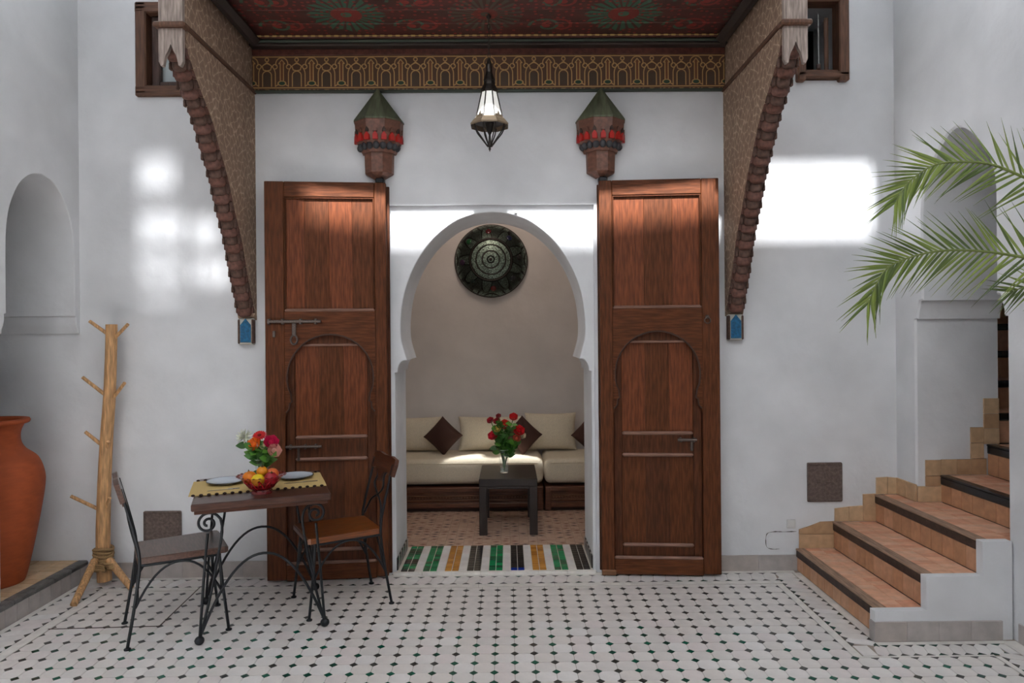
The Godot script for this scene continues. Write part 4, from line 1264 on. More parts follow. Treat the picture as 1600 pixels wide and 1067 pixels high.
func build_doors() -> void:
	var a := atan2(0.075, 0.82)
	var o := build_door("door_1", Vector3(-1.658, 0.0, 0.150), a, false, "tall dark wooden door leaf left of the arch, behind the table, with two iron bolts")
	# iron bolts
	var mb := MB.new()
	mb.tube([Vector3(0.02, 1.785, 0.016), Vector3(0.375, 1.785, 0.016)], 0.011, 10)
	for x in [0.03, 0.12, 0.24, 0.34]: mb.box(Vector3(x, 1.785, 0.012), Vector3(0.018, 0.04, 0.028), 0.004)
	var b := part(o, "upper_bolt", mb, M.bolt)
	mb = MB.new()
	mb.box(Vector3(0.195, 1.735, 0.010), Vector3(0.028, 0.09, 0.014), 0.004)
	mb.tube(ring3(Vector3(0.195, 1.66, 0.012), 0.022, 1.4), 0.007, 6, false)
	part(b, "hasp", mb, M.bolt)
	mb = MB.new()
	mb.tube([Vector3(0.13, 0.925, -0.006), Vector3(0.37, 0.925, -0.006)], 0.009, 8)
	for x in [0.16, 0.26, 0.33]: mb.box(Vector3(x, 0.925, -0.012), Vector3(0.016, 0.034, 0.024), 0.004)
	b = part(o, "lower_bolt", mb, M.bolt)
	mb = MB.new()
	mb.box(Vector3(0.215, 0.875, -0.008), Vector3(0.016, 0.09, 0.014), 0.004)
	part(b, "hasp", mb, M.bolt)
	part(o, "keyhole_plate", bx(Vector3(0.06, 1.70, 0.003), Vector3(0.02, 0.045, 0.008), 0.003), M.bolt)
	o = build_door("door_2", Vector3(0.638, 0.004, 0.078), -atan2(0.065, 0.82), true, "tall dark wooden door leaf right of the arch with one small iron latch")
	mb = MB.new()
	mb.tube([Vector3(0.53, 0.942, -0.006), Vector3(0.66, 0.942, -0.006)], 0.010, 8)
	for x in [0.55, 0.64]: mb.box(Vector3(x, 0.942, -0.010), Vector3(0.016, 0.034, 0.022), 0.004)
	b = part(o, "latch", mb, M.bolt)
	mb = MB.new()
	mb.box(Vector3(0.625, 0.90, -0.010), Vector3(0.02, 0.07, 0.014), 0.004)
	part(b, "hasp", mb, M.bolt)
	mb = MB.new()
	mb.ball(Vector3(0.735, 1.79, 0.006), Vector3(0.014, 0.014, 0.014), 10, 6)
	mb.tube(ring3(Vector3(0.735, 1.765, 0.014), 0.02, 1.0), 0.004, 6, false)
	part(o, "ring_pull", mb, M.bolt)
	mb = MB.new()
	mb.box(Vector3(0.05, 0.022, 0.004), Vector3(0.10, 0.04, 0.012), 0.006)
	part(o, "splintered_foot", mb, M.sofa_trim)

func ring3(c: Vector3, r: float, tall := 1.0) -> Array:
	var o := []
	for j in 17: o.append(c + Vector3(cos(TAU * j / 16) * r, sin(TAU * j / 16) * r * tall, 0))
	return o

func build_wall_bits() -> void:
	var o := thing("vent_plate", "brown square wall plate low on the wall behind the left chair", "wall plate", Vector3(-2.432, 0.258, 0.0), 0, "brown square wall plates")
	part(o, "plate", bx(Vector3(0, 0.105, 0.006), Vector3(0.262, 0.21, 0.014), 0.005), M.vent)
	for e in [[0, 0.202, 0.262, 0.014], [0, 0.008, 0.262, 0.014], [-0.124, 0.105, 0.014, 0.20], [0.124, 0.105, 0.014, 0.20]]:
		part(o, "border", bx(Vector3(e[0], e[1], 0.012), Vector3(e[2], e[3], 0.016), 0.005), M.vent)
	o = thing("vent_plate", "brown square wall plate on the right wall above the lowest stairs", "wall plate", Vector3(2.230, 0.483, 0.0), 0, "brown square wall plates")
	part(o, "plate", bx(Vector3(0, 0.138, 0.006), Vector3(0.247, 0.277, 0.014), 0.005), M.vent)
	for e in [[0, 0.267, 0.247, 0.018], [0, 0.010, 0.247, 0.018], [-0.115, 0.138, 0.018, 0.27], [0.115, 0.138, 0.018, 0.27], [0, 0.138, 0.12, 0.014], [0, 0.138, 0.014, 0.14]]:
		part(o, "border", bx(Vector3(e[0], e[1], 0.012), Vector3(e[2], e[3], 0.014), 0.005), M.vent)
	o = thing("socket_cover", "small white square cover plate on the wall left of the stairs", "cover plate", Vector3(1.992, 0.327, 0.0))
	part(o, "plate", bx(Vector3(0, 0, 0.004), Vector3(0.062, 0.062, 0.010), 0.003), M.plastic)
	part(o, "lid", bx(Vector3(0, 0, 0.009), Vector3(0.046, 0.046, 0.004), 0.002), M.plastic)
	# patch of fresh plaster with a crack round it
	var mb := MB.new()
	mb.tube(smooth3([Vector3(2.03, 0.272, 0.001), Vector3(1.95, 0.270, 0.001), Vector3(1.88, 0.272, 0.001), Vector3(1.826, 0.262, 0.001), Vector3(1.812, 0.225, 0.001), Vector3(1.818, 0.165, 0.001), Vector3(1.86, 0.148, 0.001), Vector3(1.91, 0.150, 0.001)], 4), [0.001, 0.002, 0.004, 0.0025, 0.0012, 0.001, 0.003, 0.002, 0.004, 0.002, 0.0015, 0.001, 0.002, 0.003, 0.002, 0.001, 0.001, 0.003, 0.003, 0.002, 0.001, 0.001, 0.002, 0.003, 0.002, 0.001, 0.002, 0.001, 0.001], 5)
	o = thing("plaster_patch", "cracked patch of white plaster low on the wall beside the lowest step", "plaster patch")
	part(o, "crack", mb, M.crack)
	mb = MB.new()
	mb.prism(PackedVector2Array([Vector2(1.835, 0.158), Vector2(1.90, 0.152), Vector2(2.03, 0.13), Vector2(2.04, 0.25), Vector2(1.96, 0.262), Vector2(1.85, 0.257), Vector2(1.825, 0.22)]), -0.002, 0.004)
	part(o, "patch", mb, M.plaster)
	tag(part(self, "wall_hook", bx(Vector3(0.062, 2.548, -0.02), Vector3(0.022, 0.022, 0.03), 0.006), M.plastic), "tiny white hook on the wall just above the arch, right of its top", "hook")  # small white block marking a tiny pale spot
	# thin dark frame of a hatch let into the floor
	o = thing("hatch_frame", "thin brown metal edging of a floor hatch beside the left chair", "hatch edging")
	mb = MB.new()
	mb.tube([Vector3(-2.68, 0.0, 0.865), Vector3(-2.05, 0.0, 0.842)], 0.0035, 5)
	part(o, "front_edge", mb, M.nose_brown)
	mb = MB.new()
	mb.tube([Vector3(-2.05, 0.0, 0.842), Vector3(-2.09, 0.0, 0.20)], 0.0035, 5)
	part(o, "side_edge", mb, M.nose_brown)

# ------------------------------------------------------------------ furniture and small things
func spiral_crook(mb: MB, foot: Vector3, s: float, z: float) -> void:
	# bar from the foot ball up, over and into a scroll that opens outwards (towards s)
	var pts := [foot, Vector3(s * 0.285, 0.22, z * 1.02), Vector3(s * 0.245, 0.42, z), Vector3(s * 0.215, 0.60, z), Vector3(s * 0.222, 0.672, z)]
	var c := Vector3(s * 0.287, 0.655, z)
	for k in 26:
		var a := PI - 0.35 - k * 0.42
		var r := lerpf(0.066, 0.012, pow(k / 25.0, 0.8))
		pts.append(c + Vector3(s * cos(a) * r, sin(a) * r, 0))
	mb.tube(smooth3(pts, 3), 0.0075, 8)

func build_table() -> Node3D:
	var o := thing("bistro_table", "square dark wooden table on wrought iron scroll legs, set for two", "table", Vector3(-1.498, 0, 0.694), deg_to_rad(20.0))
	part(o, "tabletop", bx(Vector3(0, 0.762, 0), Vector3(0.735, 0.040, 0.735), 0.006), M.table)
	part(o, "apron", bx(Vector3(0, 0.732, 0), Vector3(0.705, 0.020, 0.705), 0.003), M.seat_edge)
	for sx in [-1.0, 1.0]:
		for sz in [-1.0, 1.0]:
			var foot := Vector3(sx * 0.333, 0.022, sz * 0.312)
			var mb := MB.new()
			spiral_crook(mb, foot, sx, sz * 0.29)
			mb.tube([foot, Vector3(sx * 0.310, 0.35, sz * 0.30), Vector3(sx * 0.289, 0.60, sz * 0.29)], 0.0075, 8)
			mb.tube([Vector3(sx * 0.262, 0.70, sz * 0.29), Vector3(sx * 0.262, 0.724, sz * 0.29)], 0.009, 8)
			var leg := part(o, "leg", mb, M.iron)
			mb = MB.new()
			mb.ball(Vector3(foot.x, 0.024, foot.z), Vector3(0.026, 0.024, 0.026), 14, 10)
			part(leg, "ball_foot", mb, M.iron)
	for sz in [-1.0, 1.0]:
		var mb := MB.new()
		var pts := []
		for k in 25:
			var e := k / 24.0 * 2.0 - 1.0
			pts.append(Vector3(e * 0.322, 0.06 + 0.40 * (1 - absf(e) ** 2.1), sz * (0.306 - 0.01 * (1 - e * e))))
		mb.tube(pts, 0.0075, 8)
		part(o, "arched_stretcher", mb, M.iron)
	for sx in [-1.0, 1.0]:
		var mb := MB.new()
		mb.tube([Vector3(sx * 0.262, 0.715, -0.29), Vector3(sx * 0.262, 0.715, 0.29)], 0.008, 8)
		part(o, "top_bar", mb, M.iron)
	return o

func build_chair(label: String, at: Vector3, turn: float, seat_m: Material) -> Node3D:
	# faces local +z
	var o := thing("iron_chair", label, "chair", at, turn, "wrought iron chairs with wooden seats")
	var y := 0.478
	var seat := MB.new()
	seat.t = Transform3D(Basis(Vector3.RIGHT, -PI / 2), Vector3(0, y, 0))
	seat.prism(PackedVector2Array([Vector2(-0.185, 0.195), Vector2(-0.205, -0.235), Vector2(-0.195, -0.25), Vector2(0.195, -0.25), Vector2(0.205, -0.235), Vector2(0.185, 0.195), Vector2(0.17, 0.21), Vector2(-0.17, 0.21)]), -0.034, -0.004)
	seat.prism(PackedVector2Array([Vector2(-0.181, 0.191), Vector2(-0.201, -0.233), Vector2(-0.193, -0.246), Vector2(0.193, -0.246), Vector2(0.201, -0.233), Vector2(0.181, 0.191), Vector2(0.168, 0.206), Vector2(-0.168, 0.206)]), -0.004, 0.0)
	part(o, "seat", seat, seat_m)
	part(o, "seat_edge", bx(Vector3(0.0, y - 0.019, 0.252), Vector3(0.38, 0.028, 0.006), 0.002), M.seat_edge)
	for s in [-1.0, 1.0]:
		# rear leg continues as the back upright
		var mb := MB.new()
		mb.tube(smooth3([Vector3(s * 0.205, 0.008, -0.262), Vector3(s * 0.196, 0.25, -0.222), Vector3(s * 0.19, 0.46, -0.200), Vector3(s * 0.183, 0.62, -0.226), Vector3(s * 0.178, 0.865, -0.288)], 6), 0.0085, 8)
		part(o, "rear_leg", mb, M.iron)
		mb = MB.new()
		mb.tube([Vector3(s * 0.215, 0.008, 0.250), Vector3(s * 0.205, 0.25, 0.222), Vector3(s * 0.192, y - 0.036, 0.205)], 0.0085, 8)
		part(o, "front_leg", mb, M.iron)
		for z in [-0.262, 0.250]:
			mb = MB.new()
			mb.lathe([Vector2(0.0, 0.0), Vector2(0.017, 0.0), Vector2(0.018, 0.007), Vector2(0.010, 0.012), Vector2(0.0, 0.013)], 12, Vector3(s * (0.205 if z < 0 else 0.215), 0, z))
			part(o, "foot_pad", mb, M.iron)
		# side arch
		mb = MB.new()
		var pts := []
		for k in 19:
			var e := k / 18.0 * 2 - 1
			pts.append(Vector3(s * 0.199, 0.215 + 0.220 * (1 - absf(e) ** 2.2), e * 0.222))
		mb.tube(pts, 0.0065, 8)
		part(o, "side_arch", mb, M.iron)
	for z in [-0.21, 0.216]:
		var mb := MB.new()
		var pts := []
		for k in 17:
			var e := k / 16.0 * 2 - 1
			pts.append(Vector3(e * 0.199, 0.235 + 0.200 * (1 - absf(e) ** 2.2), z))
		mb.tube(pts, 0.0065, 8)
		part(o, "cross_arch", mb, M.iron)
	var fr := MB.new()
	for s in [-1.0, 1.0]: fr.tube([Vector3(s * 0.185, y - 0.042, -0.205), Vector3(s * 0.19, y - 0.042, 0.215)], 0.008, 6)
	fr.tube([Vector3(-0.185, y - 0.042, -0.2), Vector3(0.185, y - 0.042, -0.2)], 0.008, 6)
	part(o, "seat_frame", fr, M.iron)
	# curved wires of the back
	for s in [-1.0, 1.0]:
		var mb := MB.new()
		mb.tube(smooth3([Vector3(s * 0.165, 0.50, -0.205), Vector3(s * 0.10, 0.60, -0.232), Vector3(-s * 0.02, 0.66, -0.246), Vector3(-s * 0.085, 0.71, -0.252), Vector3(-s * 0.06, 0.77, -0.268), Vector3(-s * 0.10, 0.81, -0.278)], 6), 0.0065, 8)
		part(o, "back_wire", mb, M.iron)
	# shaped wooden top rail
	var rail := MB.new()
	rail.t = Transform3D(Basis(Vector3.RIGHT, -0.28), Vector3(0, 0.845, -0.292))
	var prof := [Vector2(-0.205, 0.055), Vector2(-0.215, 0.02), Vector2(-0.205, -0.055), Vector2(-0.12, -0.040), Vector2(-0.06, -0.048), Vector2(-0.035, -0.075), Vector2(0.0, -0.115), Vector2(0.035, -0.075), Vector2(0.06, -0.048), Vector2(0.12, -0.040), Vector2(0.205, -0.055), Vector2(0.215, 0.02), Vector2(0.205, 0.055), Vector2(0.11, 0.066), Vector2(0.0, 0.058), Vector2(-0.11, 0.066)]
	rail.prism(PackedVector2Array(prof), -0.013, 0.013)
	part(o, "top_rail", rail, M.seat_edge if seat_m == M.seat_honey else M.seat_dark)
	return o

func on_table(x: float, z: float, y := 0.782) -> Vector3:
	return Vector3(-1.498, y, 0.694) + Basis(Vector3.UP, deg_to_rad(20.0)) * Vector3(x, 0, z)

func build_table_setting() -> void:
	var turn := deg_to_rad(20.0)
	# raffia runner
	var o := thing("table_runner", "yellow woven raffia runner edged with dark tassels across the table", "table runner", on_table(-0.01, -0.06), turn)
	var mb := MB.new()
	var rows := []
	for i in 9:
		var row := PackedVector3Array()
		for j in 33:
			var x := -0.385 + 0.76 * j / 32.0
			var z := -0.215 + 0.43 * i / 8.0
			var lift := 0.004 + 0.0012 * sin(x * 40.0 + i)
			row.append(Vector3(x, lift, z))
		rows.append(row)
	mb.surf(rows, false, true)
	var under := []
	for r in rows:
		var row := PackedVector3Array()
		for p in r: row.append(Vector3(p.x, 0.0006, p.z))
		under.append(row)
	mb.surf(under)
	for e in 2:
		var a := PackedVector3Array(); var b := PackedVector3Array()
		for i in 33:
			a.append(rows[e * 8][i]); b.append(under[e * 8][i])
		mb.surf([a, b], false, e == 1)
	part(o, "woven_cloth", mb, M.raffia)
	for e in 2:
		for k in 18:
			mb = MB.new()
			mb.ball(Vector3(-0.36 + 0.0415 * k, 0.006, (-0.222 if e == 0 else 0.222)), Vector3(0.011, 0.007, 0.012), 8, 6)
			part(o, "tassel", mb, M.tassel)
	# plates
	for e in 2:
		var at := on_table(-0.205 if e == 0 else 0.20, -0.145, 0.788)
		var p := thing("dinner_plate", "white dinner plate with a dark rim at the left end of the table" if e == 0 else "white dinner plate with a dark rim at the right end of the dining table", "plate", at, turn, "plates on the table")
		mb = MB.new()
		mb.lathe([Vector2(0.0, 0.0), Vector2(0.065, 0.0), Vector2(0.07, 0.003), Vector2(0.112, 0.015), Vector2(0.113, 0.0185), Vector2(0.107, 0.018), Vector2(0.075, 0.007), Vector2(0.0, 0.0055)], 48)
		part(p, "plate_body", mb, M.china)
		mb = MB.new()
		mb.lathe([Vector2(0.1115, 0.0145), Vector2(0.1142, 0.016), Vector2(0.1135, 0.0192), Vector2(0.1105, 0.0188)], 48)
		part(p, "rim_band", mb, M.china_rim)
	# cutlery
	o = thing("table_fork", "thin metal fork on the runner in front of the left plate", "fork", on_table(-0.21, 0.06, 0.789), turn + 0.06)
	mb = MB.new()
	mb.box(Vector3(-0.03, 0, 0), Vector3(0.12, 0.002, 0.007), 0.0008)
	part(o, "handle", mb, M.steel)
	mb = MB.new()
	mb.box(Vector3(0.035, 0.001, 0), Vector3(0.03, 0.002, 0.018), 0.0008)
	for k in 4: mb.box(Vector3(0.065, 0.001, -0.0075 + 0.005 * k), Vector3(0.04, 0.002, 0.0025), 0.0008)
	part(o, "tines", mb, M.steel)
	o = thing("table_knife", "thin metal knife on the runner in front of the right plate", "knife", on_table(0.23, 0.02, 0.789), turn + 0.05)
	part(o, "handle", bx(Vector3(0.05, 0.001, 0), Vector3(0.09, 0.004, 0.009), 0.0015), M.steel)
	mb = MB.new()
	mb.t = Transform3D(Basis(Vector3.RIGHT, -PI / 2), Vector3.ZERO)
	mb.prism(PackedVector2Array([Vector2(0.006, -0.006), Vector2(0.006, 0.006), Vector2(-0.09, 0.007), Vector2(-0.105, 0.001), Vector2(-0.09, -0.006)]), 0.0, 0.002)
	part(o, "blade", mb, M.steel)

func build_bowl() -> void:
	var at := on_table(-0.005, 0.215, 0.783)
	var o := thing("fruit_bowl", "red cut glass bowl on a short foot holding fruit at the front of the table", "bowl", at)
	var mb := MB.new()
	var pr := [Vector2(0.0, 0.0), Vector2(0.056, 0.0), Vector2(0.060, 0.006), Vector2(0.052, 0.016), Vector2(0.050, 0.022), Vector2(0.066, 0.032), Vector2(0.086, 0.055), Vector2(0.104, 0.080), Vector2(0.120, 0.098), Vector2(0.132, 0.106)]
	mb.lathe(pr, 24, Vector3.ZERO, 0, TAU, true)
	part(o, "bowl_wall", mb, M.red_glass)
	mb = MB.new()
	mb.lathe([Vector2(0.0, 0.024), Vector2(0.048, 0.024), Vector2(0.062, 0.036), Vector2(0.066, 0.046), Vector2(0.0, 0.046)], 24)
	part(o, "thick_base", mb, mat(Color(0.55, 0.05, 0.08), 0.12))
	mb = MB.new()
	for k in 24:
		var a := TAU * k / 24
		mb.ball(Vector3(sin(a) * 0.131, 0.105, cos(a) * 0.131), Vector3(0.009, 0.004, 0.009), 6, 4)
	part(o, "scalloped_rim", mb, M.red_glass)
	for k in 12:
		var a := TAU * k / 12
		mb = MB.new()
		mb.tube([Vector3(sin(a) * 0.066, 0.036, cos(a) * 0.066), Vector3(sin(a + 0.25) * 0.105, 0.080, cos(a + 0.25) * 0.105)], 0.0035, 5)
		mb.tube([Vector3(sin(a) * 0.066, 0.036, cos(a) * 0.066), Vector3(sin(a - 0.25) * 0.105, 0.080, cos(a - 0.25) * 0.105)], 0.0035, 5)
		part(o, "cut_facet", mb, mat(Color(0.60, 0.12, 0.15), 0.12))
	var fruit := func(called: String, label: String, cat: String, p: Vector3, r: Vector3, c: Color, bump := true, calyx := Vector3.UP) -> void:
		var f := thing(called, label, cat, at + p, 0.0, "fruit in the red bowl")
		var m := MB.new()
		m.ball(Vector3.ZERO, r, 20, 14)
		part(f, "skin", m, mat(c, 0.45, {"tex": tex.mottle, "scale": Vector3.ONE * 8}))
		m = MB.new()
		m.lathe([Vector2(0.0, -0.002), Vector2(0.008, 0.0), Vector2(0.005, 0.004), Vector2(0.002, 0.012), Vector2(0.0, 0.012)], 8)
		part(f, "stalk", m, mat(Color(0.35, 0.27, 0.12), 0.8), Transform3D(Basis(Quaternion(Vector3.UP, calyx.normalized())), calyx.normalized() * r * 0.97))
	fruit.call("orange", "round orange at the left of the red glass bowl", "orange", Vector3(-0.060, 0.092, 0.02), Vector3(0.041, 0.038, 0.041), Color(0.93, 0.52, 0.08), true, Vector3(-0.3, 1, -0.4))
	fruit.call("apple", "yellow apple at the front of the red glass bowl", "apple", Vector3(0.0, 0.086, 0.058), Vector3(0.038, 0.035, 0.036), Color(0.93, 0.80, 0.10), true, Vector3(0.45, -0.2, 0.9))
	fruit.call("apple", "dark red apple at the right of the red glass bowl", "apple", Vector3(0.064, 0.090, 0.03), Vector3(0.038, 0.037, 0.038), Color(0.66, 0.11, 0.16), true, Vector3(0.2, 1, 0.3))
	fruit.call("tangerine", "small orange tangerine on top, behind the yellow apple", "tangerine", Vector3(0.0, 0.122, -0.012), Vector3(0.032, 0.030, 0.032), Color(0.95, 0.60, 0.10), true, Vector3(0.1, 1, 0.2))
	fruit.call("peach", "rosy orange peach behind the dark red apple in the bowl", "peach", Vector3(0.046, 0.100, -0.046), Vector3(0.037, 0.035, 0.037), Color(0.90, 0.45, 0.22), true, Vector3(0.2, 1, -0.2))
	fruit.call("lime", "dark green lime at the back left of the bowl", "lime", Vector3(-0.045, 0.092, -0.06), Vector3(0.034, 0.030, 0.030), Color(0.25, 0.36, 0.10), true, Vector3(-1, 0.4, 0))

func petal(mb: MB, base: Vector3, out: Vector3, up: Vector3, length: float, width: float, curl: float) -> void:
	# a cupped petal that starts at base, rises along up and leans towards out
	var side := up.cross(out).normalized()
	var rows := []
	for i in 5:
		var t := i / 4.0
		var row := PackedVector3Array()
		for j in 4:
			var s := j / 3.0 * 2 - 1
			var w := width * sin(PI * clampf(0.18 + 0.70 * t, 0, 1)) * 0.5
			var fwd := out * (length * (sin(t * curl) * 0.8)) + up * (length * t * (1.0 - 0.35 * t * curl * 0.5))
			row.append(base + fwd + side * s * w - out * (1 - s * s) * -0.10 * width)
		rows.append(row)
	mb.surf(rows)

func flower_head(kind: String, r: float, c: Color) -> Array:
	# returns [mesh parts: name, MB, material]
	var res := []
	if kind == "rose":
		var mb := MB.new()
		for ring in 4:
			var n: int = [3, 4, 5, 6][ring]
			for k in n:
				var a := TAU * k / n + ring * 0.7
				var o := Vector3(sin(a), 0, cos(a))
				petal(mb, o * r * (0.07 + 0.12 * ring) - Vector3(0, r * 0.45, 0), o, Vector3.UP, r * (1.10 - 0.12 * ring), r * (0.62 + 0.16 * ring), 0.12 + 0.42 * ring)
		mb.ball(Vector3(0, -r * 0.15, 0), Vector3(r * 0.42, r * 0.55, r * 0.42), 10, 8)
		res.append(["petals", mb, mat(c, 0.6, {"back": Color(0.3, 0.3, 0.3)})])
	elif kind == "daisy":
		var mb := MB.new()
		for ring in 2:
			for k in 18:
				var a := TAU * (k + 0.5 * ring) / 18
				var o := Vector3(sin(a), 0, cos(a))
				petal(mb, o * r * 0.15 + Vector3(0, 0.003 * ring, 0), Vector3.UP * -0.4, (o + Vector3(0, 0.22 + 0.25 * ring, 0)).normalized(), r * (0.95 - 0.2 * ring), r * 0.26, 0.5)
		res.append(["petals", mb, mat(c, 0.6, {"back": Color(0.3, 0.3, 0.3)})])
		mb = MB.new()
		mb.ball(Vector3(0, 0.006, 0), Vector3(r * 0.26, r * 0.14, r * 0.26), 10, 6)
		res.append(["disc", mb, mat(c.darkened(0.45), 0.8)])
	else: # shaggy chrysanthemum
		var mb := MB.new()
		for k in 46:
			var y := 1.0 - 1.25 * (k + 0.5) / 46.0
			var a := k * 2.39996
			var q := sqrt(maxf(0, 1 - y * y))
			var o := Vector3(sin(a) * q, y, cos(a) * q).normalized()
			var ref := o.cross(Vector3(0.3, 0.2, 0.9)).normalized()
			petal(mb, o * r * 0.12, ref, o, r * 1.05, r * 0.36, 0.35)
		res.append(["petals", mb, mat(c, 0.65, {"back": Color(0.3, 0.3, 0.3)})])
	return res

func leaf_mesh(l: float, w: float) -> ArrayMesh:
	var mb := MB.new()
	var rows := []
	for i in 7:
		var t := i / 6.0
		var row := PackedVector3Array()
		for j in 3:
			var s := j - 1.0
			row.append(Vector3(s * w * 0.5 * sin(PI * pow(t, 0.8)), 0.15 * l * sin(t * 2.2) - absf(s) * -0.08 * w, t * l))
		rows.append(row)
	mb.surf(rows, false, true)
	return mb.mesh()

func build_flower(called: String, label: String, cat: String, group: String, root: Vector3, head: Vector3, kind: String, r: float, c: Color, leaves: int, face := Vector3(0, 0.6, 0.8)) -> void:
	var o := thing(called, label, cat, root, 0.0, group)
	var h := head - root
	var mb := MB.new()
	mb.tube(smooth3([Vector3.ZERO, Vector3(h.x * 0.25, h.y * 0.45, h.z * 0.25), h - face.normalized() * r * 0.4], 5), 0.0036, 6)
	part(o, "stem", mb, mat(Color(0.25, 0.42, 0.14), 0.6))
	var q := Quaternion(Vector3.UP, face.normalized())
	for p in flower_head(kind, r, c):
		part(o, p[0], p[1], p[2], Transform3D(Basis(q), h))
	for k in leaves * 2:
		var t := 0.42 + 0.46 * rng.randf()
		var a := rng.randf() * TAU
		var p := Vector3(h.x * 0.25, h.y * 0.45, h.z * 0.25).lerp(h, (t - 0.45) / 0.55)
		var d := Vector3(sin(a), rng.randf_range(-0.25, 0.5), cos(a)).normalized()
		part(o, "leaf", leaf_a if k % 2 == 0 else leaf_b, M.bouquet_leaf[rng.randi() % 3], Transform3D(Basis.looking_at(-d, Vector3(rng.randf_range(-0.6, 0.6), 0.5, 1.0)), p))

var leaf_a: ArrayMesh
var leaf_b: ArrayMesh

func build_vase(at: Vector3, h: float, r0: float, r1: float, label: String) -> void:
	var o := thing("glass_vase", label, "vase", at)
	var mb := MB.new()
	mb.lathe([Vector2(0.0, 0.0), Vector2(r0, 0.0), Vector2(r0 * 1.05, 0.01), Vector2(r0, h * 0.3), Vector2(r1 * 0.85, h * 0.75), Vector2(r1, h)], 24)
	part(o, "glass_wall", mb, M.glass)
	mb = MB.new()
	mb.lathe([Vector2(0.0, 0.004), Vector2(r0 * 0.88, 0.004), Vector2(r0 * 0.88, h * 0.22), Vector2(0.0, h * 0.22)], 20)
	part(o, "water", mb, M.water)
	mb = MB.new()
	mb.tube(ringxz(Vector3(0, h, 0), r1), 0.002, 6, false)
	part(o, "lip", mb, M.lip)

func ringxz(c: Vector3, r: float) -> Array:
	var o := []
	for j in 25: o.append(c + Vector3(cos(TAU * j / 24) * r, 0, sin(TAU * j / 24) * r))
	return o

func build_bouquets() -> void:
	leaf_a = leaf_mesh(0.078, 0.048); leaf_b = leaf_mesh(0.060, 0.036)
	M.bouquet_leaf = [mat(Color(0.27, 0.50, 0.16), 0.5, {"back": Color(0.3, 0.3, 0.3)}), mat(Color(0.36, 0.58, 0.20), 0.5, {"back": Color(0.3, 0.3, 0.3)}), mat(Color(0.20, 0.40, 0.14), 0.5, {"back": Color(0.3, 0.3, 0.3)})]
	M.water = mat(Color(0.80, 0.86, 0.80, 0.2), 0.05)
	M.water.transparency = BaseMaterial3D.TRANSPARENCY_ALPHA
	M.lip = mat(Color(0.78, 0.82, 0.80), 0.1)
	# table bouquet
	var v := on_table(0.0, -0.02, 0.787)
	build_vase(v, 0.155, 0.030, 0.046, "clear glass vase of mixed flowers behind the fruit bowl on the dining table")
	var g := "flowers in the table vase"
	var rt := v + Vector3(0, 0.012, 0)
	build_flower("chrysanthemum", "shaggy white chrysanthemum leaning out at the left of the table bouquet", "flower", g, rt, v + Vector3(-0.098, 0.288, 0.01), "mum", 0.046, Color(0.95, 0.96, 0.88), 3, Vector3(-0.5, 0.7, 0.5))
	build_flower("gerbera", "bright red flower at the top of the table bouquet", "flower", g, rt, v + Vector3(-0.012, 0.295, 0.0), "daisy", 0.046, Color(0.80, 0.05, 0.06), 4, Vector3(0, 0.85, 0.55))
	build_flower("rose", "orange rose at the middle left of the table bouquet", "flower", g, rt, v + Vector3(-0.033, 0.252, 0.045), "rose", 0.040, Color(0.97, 0.50, 0.12), 5, Vector3(-0.15, 0.5, 0.85))
	build_flower("rose", "magenta rose at the top right of the table bouquet", "flower", g, rt, v + Vector3(0.066, 0.262, 0.02), "rose", 0.042, Color(0.84, 0.04, 0.32), 4, Vector3(0.35, 0.6, 0.75))
	build_flower("rose", "pale pink rose low on the right of the table bouquet", "flower", g, rt, v + Vector3(0.092, 0.212, 0.04), "rose", 0.040, Color(0.92, 0.68, 0.62), 5, Vector3(0.55, 0.4, 0.75))
	build_flower("rose", "small cream rose in the middle of the table bouquet, between orange and magenta", "flower", g, rt, v + Vector3(0.022, 0.240, 0.02), "rose", 0.026, Color(0.90, 0.82, 0.70), 5, Vector3(0.1, 0.6, 0.8))
	# alcove bouquet
	v = Vector3(-0.045, 0.488, -1.14)
	build_vase(v, 0.20, 0.036, 0.052, "tall clear glass vase of red flowers on the low alcove table")
	g = "flowers in the alcove vase"
	rt = v + Vector3(0, 0.015, 0)
	for f in [
		["red button flower furthest left and highest but one of the alcove bouquet", -0.161, 0.941, 0.030, Color(0.70, 0.06, 0.16)],
		["small crimson bud standing highest at the left of the alcove bouquet", -0.089, 0.985, 0.022, Color(0.60, 0.05, 0.13)],
		["crimson flower just under the highest bud of the alcove bouquet", -0.104, 0.938, 0.030, Color(0.70, 0.08, 0.18)],
		["large orange red flower in the centre of the alcove bouquet", -0.038, 0.907, 0.044, Color(0.86, 0.14, 0.05)],
		["red flower standing highest at the right of the alcove bouquet", 0.040, 0.972, 0.036, Color(0.82, 0.07, 0.09)],
		["large bright red flower at the right of the alcove bouquet", 0.087, 0.858, 0.048, Color(0.85, 0.06, 0.12)],
		["pinkish red flower lowest at the left of the alcove bouquet", -0.140, 0.815, 0.042, Color(0.86, 0.10, 0.22)],
		["salmon pink flower lowest at the right of the alcove bouquet", 0.068, 0.790, 0.034, Color(0.86, 0.42, 0.33)],
		["cream white flower at the right edge of the alcove bouquet", 0.112, 0.812, 0.034, Color(0.92, 0.84, 0.72)],
		["pale yellow flower left of the centre of the alcove bouquet", -0.100, 0.876, 0.032, Color(0.90, 0.78, 0.42)]]:
		build_flower("ranunculus", f[0], "flower", g, rt, Vector3(f[1], f[2], -1.12 + rng.randf_range(-0.03, 0.05)), "rose", f[3], f[4], 6, Vector3(f[1] * 2.0, 0.6, 0.8))

